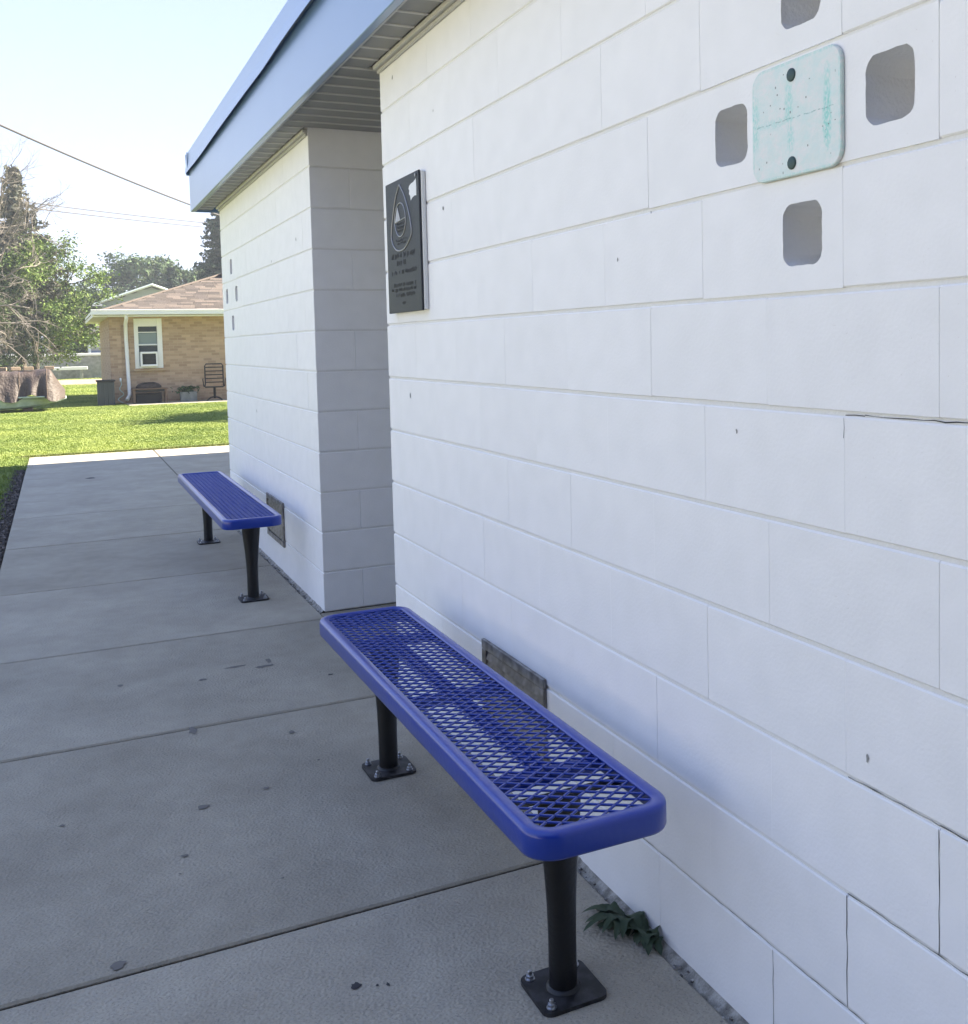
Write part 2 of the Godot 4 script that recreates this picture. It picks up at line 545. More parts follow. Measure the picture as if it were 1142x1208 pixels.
	# closing strips along the wall heads and a trim at the fascia
	for s in [[-8.21, -5.1425], [-3.886, 2.0]]:
		part("trim", slab(Vector3(-0.026, 2.396, s[0]), Vector3(-0.0006, 2.4135, s[1]), 0.003), M.soffit, sof)
		part("trim", slab(Vector3(-0.012, 2.381, s[0] + 0.003), Vector3(-0.0008, 2.3955, s[1] - 0.003), 0.003), M.soffit, sof)
	part("trim", slab(Vector3(-0.1495, 2.404, -8.43), Vector3(-0.138, 2.4085, 2.0), 0.002), M.soffit, sof)
	# --- fascia: lower face, return under it, and the cap with a slightly wavy lower edge
	st = begin()
	cbox(st, Vector3(-0.18, 2.40, -8.45), Vector3(-0.15, 2.72, 4.7), 0.003)
	cbox(st, Vector3(-0.1495, 2.40, -8.45), Vector3(7.2, 2.72, -8.4345), 0.003)
	var fa := part("fascia", done(st), M.fascia, b)
	st = begin()
	var N := 90
	var wave := noise(0.55, 2, 77)
	var prof := func(zz: float) -> Array:
		var wv: float = wave.get_noise_1d(zz * 0.8)
		var out: float = 0.017 + 0.012 * wv
		return [Vector3(-0.164, 2.842, zz), Vector3(-0.193, 2.841, zz), Vector3(-0.195, 2.838, zz), Vector3(-0.19 - out * 0.5, 2.755, zz), Vector3(-0.189 - out, 2.687 + 0.006 * wv, zz)]
	for i in N:
		var a: Array = prof.call(-8.47 + 13.0 * i / N)
		var c: Array = prof.call(-8.47 + 13.0 * (i + 1) / N)
		for j in a.size() - 1:
			quad(st, a[j], a[j + 1], c[j + 1], c[j])
	part("drip_cap", done(st), M.fascia, fa)
	part("drip_cap", slab(Vector3(-0.2, 2.68, -8.472), Vector3(7.2, 2.84, -8.4515), 0.004), M.fascia, fa)
	part("drip_cap", slab(Vector3(-0.163, 2.801, -8.45), Vector3(7.2, 2.839, 4.7), 0.004), M.fascia, fa)
	part("seam_lap", slab(Vector3(-0.205, 2.69, -8.36), Vector3(-0.2, 2.835, -8.325), 0.001), M.fascia, fa)
	# --- low vents
	for v in [[-2.488, -2.94, "grey metal vent low in the wall behind the nearer bench"], [-6.10, -6.62, "grey metal vent low in the wall behind the farther bench"]]:
		var lo: float = v[1]
		var hi: float = v[0]
		st = begin()
		cbox(st, Vector3(-0.012, 0.165, lo), Vector3(-0.0008, 0.195, hi), 0.002)
		cbox(st, Vector3(-0.012, 0.40, lo), Vector3(-0.0008, 0.43, hi), 0.002)
		cbox(st, Vector3(-0.012, 0.1955, lo), Vector3(-0.0008, 0.3995, lo + 0.03), 0.002)
		cbox(st, Vector3(-0.012, 0.1955, hi - 0.03), Vector3(-0.0008, 0.3995, hi), 0.002)
		var vent := part("vent", done(st), M.vent, b)
		vent.set_meta("label", v[2])
		part("back_plate", slab(Vector3(-0.003, 0.1955, lo + 0.0305), Vector3(-0.0009, 0.3995, hi - 0.0305)), M.vent, vent)
		for i in 7:
			st = begin()
			var y := 0.21 + i * 0.027
			quad(st, Vector3(-0.0105, y, lo + 0.032), Vector3(-0.0105, y, hi - 0.032), Vector3(-0.0035, y + 0.022, hi - 0.032), Vector3(-0.0035, y + 0.022, lo + 0.032))
			quad(st, Vector3(-0.0035, y, hi - 0.032), Vector3(-0.0105, y, hi - 0.032), Vector3(-0.0105, y, lo + 0.032), Vector3(-0.0035, y, lo + 0.032))
			part("louver", done(st), M.vent, vent)
	# --- hairline cracks that follow the joints of the near wall
	var crack := func(pts: Array, wdt: float) -> void:
		var cs := begin()
		for i in pts.size() - 1:
			var p: Vector2 = pts[i]
			var q: Vector2 = pts[i + 1]
			var steps := maxi(2, int(p.distance_to(q) / 0.02))
			var prev := []
			for s in steps + 1:
				var c := p.lerp(q, float(s) / steps) + Vector2(rng.randf_range(-0.0012, 0.0012), rng.randf_range(-0.0012, 0.0012))
				var nrm := (q - p).normalized().orthogonal() * wdt * rng.randf_range(0.25, 0.9)
				var dx := -0.0007 if absf(p.x - q.x) < 0.001 else 0.0018
				var now := [Vector3(dx, c.y + nrm.y, c.x + nrm.x), Vector3(dx, c.y - nrm.y, c.x - nrm.x)]
				if prev: quad(cs, prev[0], prev[1], now[1], now[0])
				prev = now
		part("crack", done(cs), M.crack, w1)
	var c1 := COURSE
	crack.call([Vector2(-1.302, 2 * c1 - 0.004), Vector2(-1.302, c1 + 0.004)], 0.0011)
	crack.call([Vector2(-1.302, 2 * c1), Vector2(-1.12, 2 * c1), Vector2(-0.7, 2 * c1 - 0.002)], 0.0011)
	crack.call([Vector2(-2.1, c1 + 0.001), Vector2(-1.7, c1), Vector2(-1.302, c1)], 0.0009)
	crack.call([Vector2(-1.302, c1), Vector2(-0.9, c1)], 0.0012)
	crack.call([Vector2(-1.505, c1 - 0.004), Vector2(-1.505, 0.01)], 0.0009)
	crack.call([Vector2(-1.099, 3 * c1 - 0.004), Vector2(-1.099, 2 * c1 + 0.004)], 0.0009)
	crack.call([Vector2(-1.3, 3 * c1), Vector2(-1.099, 3 * c1), Vector2(-0.8, 3 * c1)], 0.0012)
	crack.call([Vector2(-1.302, 6 * c1 - 0.005), Vector2(-1.302, 6 * c1 - 0.04)], 0.0009)
	crack.call([Vector2(-1.302, 6 * c1 - 0.002), Vector2(-1.255, 6 * c1), Vector2(-0.8, 6 * c1)], 0.0011)
	# small chips and old anchor holes
	for p in [[-3.21, 1.79, 0.007], [-3.45, 1.79, 0.005], [-3.72, 2.33, 0.008], [-3.28, 2.12, 0.004], [-3.62, 1.16, 0.008], [-1.6, 1.17, 0.004], [-1.25, 0.66, 0.006], [-2.05, 1.53, 0.004], [-1.9, 1.62, 0.003], [-5.5, 1.91, 0.009], [-6.2, 1.85, 0.008], [-6.9, 0.93, 0.01]]:
		var cs := begin()
		var prev := Vector3.ZERO
		var first := Vector3.ZERO
		for i in 9:
			var a := TAU * i / 9.0
			var r: float = p[2] * rng.randf_range(0.55, 1.1)
			var v := Vector3(-0.0011, p[1] + sin(a) * r * 1.4, p[0] + cos(a) * r * 0.8)
			if i > 0: tri(cs, Vector3(-0.0011, p[1], p[0]), prev, v)
			else: first = v
			prev = v
		tri(cs, Vector3(-0.0011, p[1], p[0]), prev, first)
		part("chip", done(cs), M.crack if p[0] > -3.22 and p[0] < -3.2 else M.chip, w1 if p[0] > -4 else w2)

# ------------------------------------------------------------------ walk, lawn and yard
func make_ground() -> void:
	struct("lawn", slab(Vector3(-200, -0.4, -400), Vector3(200, -0.03, 120)), M.lawn)
	# the walk: separate slabs with tooled edges over a dark bed
	var walk := Node3D.new()
	walk.name = numbered("sidewalk")
	add_child(walk)
	walk.set_meta("kind", "structure")
	part("bed", slab(Vector3(-1.52, -0.028, -14.7), Vector3(0.3, -0.0095, 4.5)), M.soil, walk)
	var fs := begin(true)
	var fn := noise(9.0, 3, 23)
	var prev := []
	for i in 901:
		var zz := -8.2 + 12.6 * i / 900.0
		var k := fn.get_noise_1d(zz)
		var k2 := fn.get_noise_1d(zz + 50.0)
		var row := [Vector3(-0.03, -0.013, zz), Vector3(-0.02 + 0.004 * k2, -0.007 + 0.004 * k, zz), Vector3(-0.008 + 0.005 * k, -0.002 + 0.006 * k2, zz), Vector3(-0.0005, 0.006 + 0.008 * k, zz), Vector3(0.004, 0.009 + 0.008 * k, zz)]
		if prev and (zz < -5.15 or zz > -3.88):
			for j in 4: quad(fs, prev[j], row[j], row[j + 1], prev[j + 1])
		prev = row
	part("joint_filler", done(fs), M.filler, walk)
	var js := [4.4, 3.4, 1.96, 0.52, -0.92, -2.36, -3.81, -5.02, -6.44, -7.93, -9.35, -14.75]
	for i in js.size() - 1:
		var g := 0.0055
		part("slab", slab(Vector3(-1.53, -0.012, js[i + 1] + g), Vector3(-0.024 if i < 9 else -0.06, 0.0 + rng.randf_range(-0.001, 0.001), js[i] - g), 0.007), M["concrete%d" % (i % 3)], walk)
	part("slab", slab(Vector3(-0.053, -0.012, -14.75), Vector3(6.0, 0.001, -9.353), 0.006), M.concrete1, walk)
	part("slab", slab(Vector3(0.001, -0.012, -9.346), Vector3(1.3, 0.001, -8.23), 0.005), M.concrete2, walk)
	part("slab", slab(Vector3(-0.022, -0.012, -5.14), Vector3(1.6, -0.001, -3.888), 0.005), M.concrete2, walk)
	# gum spots, spills and scuffs lying on the concrete
	for s in [[-0.827, -3.127, 0.021, 0.018, 0], [-0.64, -3.166, 0.013, 0.012, 0], [-0.65, -2.077, 0.014, 0.016, 1], [-0.609, -2.058, 0.004, 0.006, 1], [-0.588, -2.05, 0.005, 0.008, 1], [-1.093, -2.40, 0.02, 0.02, 0], [-0.893, -11.9, 0.06, 0.09, 1], [-0.785, -3.781, 0.018, 0.05, 0], [-0.478, -3.589, 0.012, 0.02, 0], [-0.541, -4.453, 0.06, 0.015, 0], [-0.43, -4.40, 0.05, 0.02, 0], [-0.40, -4.47, 0.012, 0.04, 0], [-0.208, -4.146, 0.015, 0.012, 1], [-0.24, -4.2, 0.006, 0.006, 0], [-0.679, -4.347, 0.022, 0.016, 0], [-0.909, -2.844, 0.012, 0.01, 0], [-0.985, -4.441, 0.014, 0.02, 0], [-0.93, -2.75, 0.005, 0.005, 0], [-0.45, -3.3, 0.006, 0.006, 1], [-1.2, -3.2, 0.01, 0.01, 0], [-0.7, -2.6, 0.006, 0.005, 0]]:
		var st := begin()
		var c := Vector3(s[0], 0.0022, s[1])
		var ring := []
		for i in 14:
			var a := TAU * i / 14.0
			var k := rng.randf_range(0.6, 1.15)
			ring.append(c + Vector3(cos(a) * s[2] * k * 0.85, -0.0006, sin(a) * s[3] * k * 0.85))
		for i in 14:
			tri(st, c, ring[(i + 1) % 14], ring[i])
		part("stain", done(st), M.stain if s[4] else M.stain_soft, walk)
	# crumbs of mortar and grit in the gap along the wall foot
	var chip := begin()
	for i in 4:
		var a := TAU * i / 4.0
		var b := TAU * (i + 1) / 4.0
		tri(chip, Vector3(0, 0.7, 0.1), Vector3(cos(b), 0, sin(b) * 0.7), Vector3(cos(a), 0, sin(a) * 0.7))
		tri(chip, Vector3(0, -0.5, 0), Vector3(cos(a), 0, sin(a) * 0.7), Vector3(cos(b), 0, sin(b) * 0.7))
	var chip_mesh := done(chip)
	M.grit = mat(Color(1, 1, 1), 0.95)
	M.grit.vertex_color_use_as_albedo = true
	var grit := func(called: String, label: String, count: int, place: Callable, tone: Callable) -> void:
		var mm := MultiMesh.new()
		mm.transform_format = MultiMesh.TRANSFORM_3D
		mm.use_colors = true
		mm.mesh = chip_mesh
		mm.instance_count = count
		for i in count:
			var p: Array = place.call()
			var bs := Basis.from_euler(Vector3(rng.randf() * 0.8, rng.randf() * TAU, rng.randf() * 0.8)).scaled(Vector3.ONE * float(p[1]))
			mm.set_instance_transform(i, Transform3D(bs, p[0]))
			mm.set_instance_color(i, tone.call())
		var o := MultiMeshInstance3D.new()
		o.name = numbered(called)
		o.multimesh = mm
		o.material_override = M.grit
		add_child(o)
		tag(o, label, "grit")
		o.set_meta("kind", "stuff")
	var clump := noise(1.5, 2, 15)
	grit.call("wall_foot_grit", "crumbled mortar and grit along the foot of the block wall", 1100,
		func() -> Array:
			var z := rng.randf_range(-8.2, 0.4)
			for t in 6:
				if clump.get_noise_1d(z * 4.0) > rng.randf_range(-0.6, 0.5): break
				z = rng.randf_range(-8.2, 0.4)
			var sp := absf(rng.randfn(0.0, 0.009))
			return [Vector3(-0.004 - sp - rng.randf() * 0.016, -0.006 + rng.randf() * 0.006, z), rng.randf_range(0.002, 0.0065)],
		func() -> Color:
			var k := rng.randf()
			return Color(0.1, 0.09, 0.08).lerp(Color(0.45, 0.44, 0.42), k * k))
	grit.call("bark_chips", "dark bark chips and soil strip along the left edge of the walk", 5000,
		func() -> Array:
			return [Vector3(-1.545 - absf(rng.randfn(0.0, 0.09)), -0.028 + rng.randf() * 0.016, rng.randf_range(-13.6, -3.5)), rng.randf_range(0.006, 0.022)],
		func() -> Color: return Color(0.05, 0.042, 0.035).lerp(Color(0.2, 0.17, 0.15), rng.randf() * rng.randf()))
	struct("soil_strip", slab(Vector3(-1.68, -0.05, -13.6), Vector3(-1.5302, -0.026, 3.0), 0.01), M.soil)
	struct("parking_lot", slab(Vector3(-20.0, -0.05, -7.0), Vector3(-3.6, -0.016, 14.0)), M.gravel_pale)
	struct("gravel_alley", slab(Vector3(-60, -0.05, -53.5), Vector3(60, -0.018, -45.4)), M.gravel)
	struct("patio", slab(Vector3(0.35, -0.05, -28.0), Vector3(9.0, 0.0, -26.75), 0.01), M.concrete1)
	# grass: tufts of narrow bent blades
	var bl := begin()
	var r2 := RandomNumberGenerator.new()
	r2.seed = 4
	for i in 14:
		var a := r2.randf() * TAU
		var base := Vector3(r2.randfn(0, 0.03), 0, r2.randfn(0, 0.03))
		var dir := Vector3(cos(a), 0, sin(a))
		var side := Vector3(-dir.z, 0, dir.x) * r2.randf_range(0.002, 0.0035)
		var h := r2.randf_range(0.035, 0.075)
		var lean := r2.randf_range(0.01, 0.05)
		var mid := base + Vector3(0, h * 0.62, 0) + dir * lean * 0.4
		var top := base + Vector3(0, h, 0) + dir * lean
		quad(bl, base - side, base + side, mid + side * 0.8, mid - side * 0.8)
		tri(bl, mid - side * 0.8, mid + side * 0.8, top)
	var blade_mesh := done(bl)
	var spots := PackedVector3Array()
	var cols := PackedColorArray()
	var patch := noise(0.5, 3, 55)
	var add := func(x0: float, x1: float, z0: float, z1: float, per: float) -> void:
		for i in int((x1 - x0) * (z1 - z0) * per):
			var x := rng.randf_range(x0, x1)
			var z := rng.randf_range(z0, z1)
			spots.append(Vector3(x, -0.032, z))
			var k := clampf(0.5 + patch.get_noise_2d(x, z) * 0.9 + rng.randf_range(-0.15, 0.15), 0, 1)
			cols.append(Color(0.145, 0.205, 0.04).lerp(Color(0.285, 0.335, 0.09), k))
	add.call(-4.6, 4.2, -21.0, -14.78, 1300.0)
	add.call(-4.6, 4.4, -26.7, -21.0, 900.0)
	add.call(-5.0, 0.3, -36.0, -26.7, 450.0)
	add.call(-5.0, 2.0, -45.4, -36.0, 120.0)
	add.call(-5.0, 3.0, -62.0, -53.5, 60.0)
	add.call(-3.4, -1.68, -14.8, -4.0, 900.0)
	add.call(-1.7, -1.535, -14.8, -13.3, 1500.0)
	# fringe over the far edge of the slab
	for i in 1500:
		spots.append(Vector3(rng.randf_range(-1.6, 1.6), -0.02, -14.77 + rng.randfn(0, 0.02)))
		cols.append(Color(0.09, 0.12, 0.025).lerp(Color(0.19, 0.2, 0.06), rng.randf()))
	var mm := MultiMesh.new()
	mm.transform_format = MultiMesh.TRANSFORM_3D
	mm.use_colors = true
	mm.mesh = blade_mesh
	mm.instance_count = spots.size()
	for i in spots.size():
		var s := rng.randf_range(0.55, 0.95)
		mm.set_instance_transform(i, Transform3D(Basis(Vector3.UP, rng.randf() * TAU).scaled(Vector3(s * 1.3, s * 0.8, s * 1.3)), spots[i]))
		mm.set_instance_color(i, cols[i])
	var g := MultiMeshInstance3D.new()
	g.name = numbered("grass")
	g.multimesh = mm
	g.material_override = M.blade
	add_child(g)
	tag(g, "short green lawn grass beyond and beside the concrete walk", "grass")
	g.set_meta("kind", "stuff")

# ------------------------------------------------------------------ benches
func make_bench(label: String, at: Vector3, length: float, legs: Array) -> void:
	var b := thing("blue_bench", label, "bench", at, 0.0, "blue mesh benches along the wall")
	var W := 0.305
	var H := 0.46
	# rim: profile swept round a rounded rectangle; [inset, height]
	var prof := [[0.030, -0.004], [0.027, -0.0005], [0.010, 0.0], [0.0045, -0.0018], [0.001, -0.006], [0.0, -0.012], [0.0, -0.047], [0.002, -0.052], [0.006, -0.052], [0.006, -0.012], [0.03, -0.008], [0.030, -0.004]]
	var st := begin(true)
	var rings := []
	for p in prof:
		var r := 0.062
		var o := rounded(W - 2 * p[0], length - 2 * p[0], maxf(r - p[0], 0.01), 9)
		var ring := []
		for v in o: ring.append(Vector3(v.x, H + p[1], -v.y))
		rings.append(ring)
	for i in rings.size() - 1:
		var n: int = rings[i].size()
		for k in n:
			var l := (k + 1) % n
			quad(st, rings[i][k], rings[i + 1][k], rings[i + 1][l], rings[i][l])
	part("rim", done(st), M.blue, b)
	# expanded metal: diamonds 49 mm across and 32 mm along
	st = begin(true)
	var hx := 0.0245
	var hz := 0.016
	var inner := rounded(W - 0.036, length - 0.036, 0.05, 6)
	var nx := int(W / hx / 2) + 2
	var nz := int(length / hz / 2) + 2
	for i in range(-nx, nx):
		for j in range(-nz, nz + 1):
			if (i + j) % 2 != 0: continue
			for s in [-1, 1]:
				var a := Vector2(i * hx, j * hz)
				var c := Vector2((i + 1) * hx, (j + s) * hz)
				var ia := Geometry2D.is_point_in_polygon(a, inner)
				var ic := Geometry2D.is_point_in_polygon(c, inner)
				if not ia and not ic: continue
				if not ia: a = c.lerp(a, 0.55)
				if not ic: c = a.lerp(c, 0.55)
				# a strand, wider along than tall and tilted as expanded metal is
				var A := Vector3(a.x, H - 0.008, a.y)
				var C := Vector3(c.x, H - 0.008, c.y)
				var d := (C - A).normalized()
				var sd := d.cross(Vector3.UP).normalized()
				A -= d * 0.0015; C += d * 0.0015
				var ring := []
				for k in 6:
					var an := TAU * k / 6.0
					ring.append((sd * cos(an) * 0.0027 + Vector3.UP * sin(an) * 0.0028) )
				for k in 6:
					var l := (k + 1) % 6
					quad(st, A + ring[l], A + ring[k], C + ring[k], C + ring[l])
	part("seat_mesh", done(st), M.blue, b)
	# stiffeners under the mesh
	part("brace", slab(Vector3(-0.024, H - 0.018, legs[1] + 0.054), Vector3(0.024, H - 0.0125, legs[0] - 0.054), 0.001), M.blue, b)
	var mids: float = (legs[0] + legs[1]) / 2
	for z in [legs[0] - 0.072, mids, legs[1] + 0.072]:
		part("brace", slab(Vector3(-W / 2 + 0.008, H - 0.042, z - 0.019), Vector3(W / 2 - 0.008, H - 0.0185, z + 0.019), 0.002), M.blue, b)
	for z in legs:   # saddle on each post head
		part("saddle", slab(Vector3(-W / 2 + 0.008, H - 0.0455, z - 0.018), Vector3(W / 2 - 0.008, H - 0.043, z + 0.018), 0.001), M.black, b)
	for z in legs:
		# pipe post, pressed wider at its head
		var ls := begin(true)
		var rows := [[0.009, 0.0295, 0.0295], [0.12, 0.0295, 0.0295], [0.19, 0.0315, 0.029], [0.26, 0.036, 0.028], [0.32, 0.042, 0.0255], [0.37, 0.047, 0.023], [0.415, 0.05, 0.022]]
		var n := 20
		for i in rows.size() - 1:
			for k in n:
				var a := TAU * k / n
				var c := TAU * (k + 1) / n
				quad(ls, Vector3(cos(c) * rows[i][1], rows[i][0], sin(c) * rows[i][2]), Vector3(cos(a) * rows[i][1], rows[i][0], sin(a) * rows[i][2]), Vector3(cos(a) * rows[i + 1][1], rows[i + 1][0], sin(a) * rows[i + 1][2]), Vector3(cos(c) * rows[i + 1][1], rows[i + 1][0], sin(c) * rows[i + 1][2]))
		# weld bead at the foot
		lathe(ls, [Vector2(0.037, 0.0085), Vector2(0.035, 0.012), Vector2(0.0298, 0.015)], n)
		var leg := part("leg", done(ls), M.black, b, Vector3(0.008, 0, z))
		var ps := begin()
		extrude(ps, rounded(0.142, 0.145, 0.02, 5), Vector3(0, 0.0005, 0), Vector3.BACK, Vector3.RIGHT, Vector3(0, 0.0085, 0))
		var plate := part("base_plate", done(ps), M.plate_black, leg)
		for c in [[-1, -1], [1, -1], [-1, 1], [1, 1]]:
			if z == legs[0] and c[0] == 1 and c[1] == 1 and length < 2.0: continue
			var bs := begin()
			lathe(bs, [Vector2(0.0001, 0.0), Vector2(0.0105, 0.0), Vector2(0.0105, 0.002), Vector2(0.0075, 0.0021)], 12)
			lathe(bs, [Vector2(0.0085, 0.0021), Vector2(0.0085, 0.0085), Vector2(0.005, 0.0095)], 6)
			lathe(bs, [Vector2(0.0047, 0.0095), Vector2(0.0047, 0.0165), Vector2(0.0038, 0.018), Vector2(0.0001, 0.018)], 8)
			# parts at the third level hang from the leg
			part("bolt", done(bs), M.zinc, leg, Vector3(c[0] * 0.052, 0.009, c[1] * 0.053))

# ------------------------------------------------------------------ things on the wall
func make_plaque() -> void:
	var z0 := -3.775
	var z1 := -3.385
	var y0 := 1.463
	var y1 := 1.942
	var p := thing("metal_plaque", "dark cast metal plaque with a teardrop emblem and worn lettering", "plaque", Vector3(0, y0, z0))
	var w := z1 - z0
	var h := y1 - y0
	# local: plaque face looks to -x; u along +z, v up
	part("backing_board", slab(Vector3(-0.0155, 0.004, 0.006), Vector3(-0.001, h - 0.004, w + 0.008), 0.002), M.board_white, p)
	var st := begin()
	cbox(st, Vector3(-0.024, 0, 0), Vector3(-0.016, h, w), 0.002)
	part("plate", done(st), M.bronze, p)
	var P := func(u: float, v: float, x := -0.0245) -> Vector3: return Vector3(x, h * (1.0 - v), w * u)
	var outline := func(pts: Array, wd: float, called: String, m: Material) -> void:
		var s := begin(true)
		var q := []
		var rad := []
		for t in pts:
			q.append(P.call(t.x, t.y))
			rad.append(wd)
		tube(s, q, rad, 6, false)
		part(called, done(s), m, p)
	var drop := []
	# teardrop: pointed head, round foot
	var ctl := [Vector2(0.45, 0.045), Vector2(0.33, 0.13), Vector2(0.23, 0.26), Vector2(0.17, 0.37), Vector2(0.165, 0.43), Vector2(0.22, 0.485), Vector2(0.32, 0.525), Vector2(0.44, 0.535), Vector2(0.56, 0.525), Vector2(0.68, 0.485), Vector2(0.77, 0.435), Vector2(0.765, 0.37), Vector2(0.7, 0.26), Vector2(0.58, 0.13), Vector2(0.45, 0.045)]
	for i in ctl.size() - 1:
		for s in 4:
			var a: Vector2 = ctl[maxi(i - 1, 0)]
			var d: Vector2 = ctl[mini(i + 2, ctl.size() - 1)]
			drop.append((ctl[i] as Vector2).cubic_interpolate(ctl[i + 1], a, d, s / 4.0))
	drop.append(ctl[0])
	outline.call(drop, 0.003, "emblem_outline", M.bronze_lit)
	var oval := []
	for i in 29:
		var a := TAU * i / 28.0
		oval.append(Vector2(0.445 + 0.165 * sin(a), 0.305 - 0.125 * cos(a)))
	outline.call(oval, 0.0024, "emblem_oval", M.bronze_lit)
	outline.call([Vector2(0.3, 0.318), Vector2(0.6, 0.30)], 0.0022, "emblem_line", M.bronze_lit)
	var sail := begin()
	extrude(sail, PackedVector2Array([Vector2(0.285, 0.315), Vector2(0.46, 0.308), Vector2(0.37, 0.2)]), Vector3(-0.0241, h, 0), Vector3(0, 0, w), Vector3(0, -h, 0), Vector3(-0.0018, 0, 0))
	part("emblem_triangle", done(sail), M.bronze_lit, p)
	# worn raised relief that can no longer be read: rows of low strokes
	var rel := begin()
	for row in [[0.335, 0.34, 0.56, 0.012], [0.36, 0.34, 0.56, 0.012], [0.385, 0.36, 0.54, 0.012], [0.455, 0.3, 0.64, 0.010], [0.478, 0.34, 0.6, 0.010], [0.57, 0.14, 0.84, 0.024], [0.625, 0.3, 0.6, 0.022], [0.695, 0.14, 0.88, 0.02], [0.79, 0.2, 0.84, 0.017], [0.828, 0.12, 0.86, 0.017], [0.868, 0.2, 0.82, 0.017], [0.93, 0.44, 0.54, 0.016]]:
		var u: float = row[1]
		while u < row[2]:
			var sw := rng.randf_range(0.008, 0.02)
			if rng.randf() < 0.82:
				var hh: float = row[3] * h * rng.randf_range(0.5, 0.9) * 2.0
				var c: Vector3 = P.call(u, row[0] + rng.randf_range(-0.004, 0.004))
				cbox(rel, c + Vector3(-0.0008, -hh / 2, 0), c + Vector3(0.001, hh / 2, 0.0022))
				if rng.randf() < 0.6:
					var yy := c.y + hh * rng.randf_range(-0.5, 0.4)
					cbox(rel, Vector3(c.x - 0.0007, yy, c.z + 0.0023), Vector3(c.x + 0.001, yy + 0.0022, c.z + sw * w))
			u += sw + 0.012
	part("lettering", done(rel), M.letter, p)
	# torn remains of a white sticker
	var torn := PackedVector2Array()
	for v in [Vector2(0.745, 0.085), Vector2(0.8, 0.075), Vector2(0.86, 0.072), Vector2(0.935, 0.055), Vector2(0.94, 0.12), Vector2(0.935, 0.175), Vector2(0.88, 0.172), Vector2(0.82, 0.18), Vector2(0.775, 0.196), Vector2(0.76, 0.16), Vector2(0.73, 0.145), Vector2(0.742, 0.12), Vector2(0.72, 0.105)]:
		torn.append(v)
	var ss := begin()
	extrude(ss, torn, Vector3(-0.0242, h, 0), Vector3(0, 0, w), Vector3(0, -h, 0), Vector3(-0.0005, 0, 0))
	part("sticker", done(ss), M.sticker, p)
	var scr := begin()
	lathe(scr, [Vector2(0.006, 0), Vector2(0.006, 0.003), Vector2(0.0001, 0.004)], 10)
	var s1 := part("screw", done(scr), M.bronze_lit, p, P.call(0.93, 0.03))
	s1.rotation.z = PI / 2

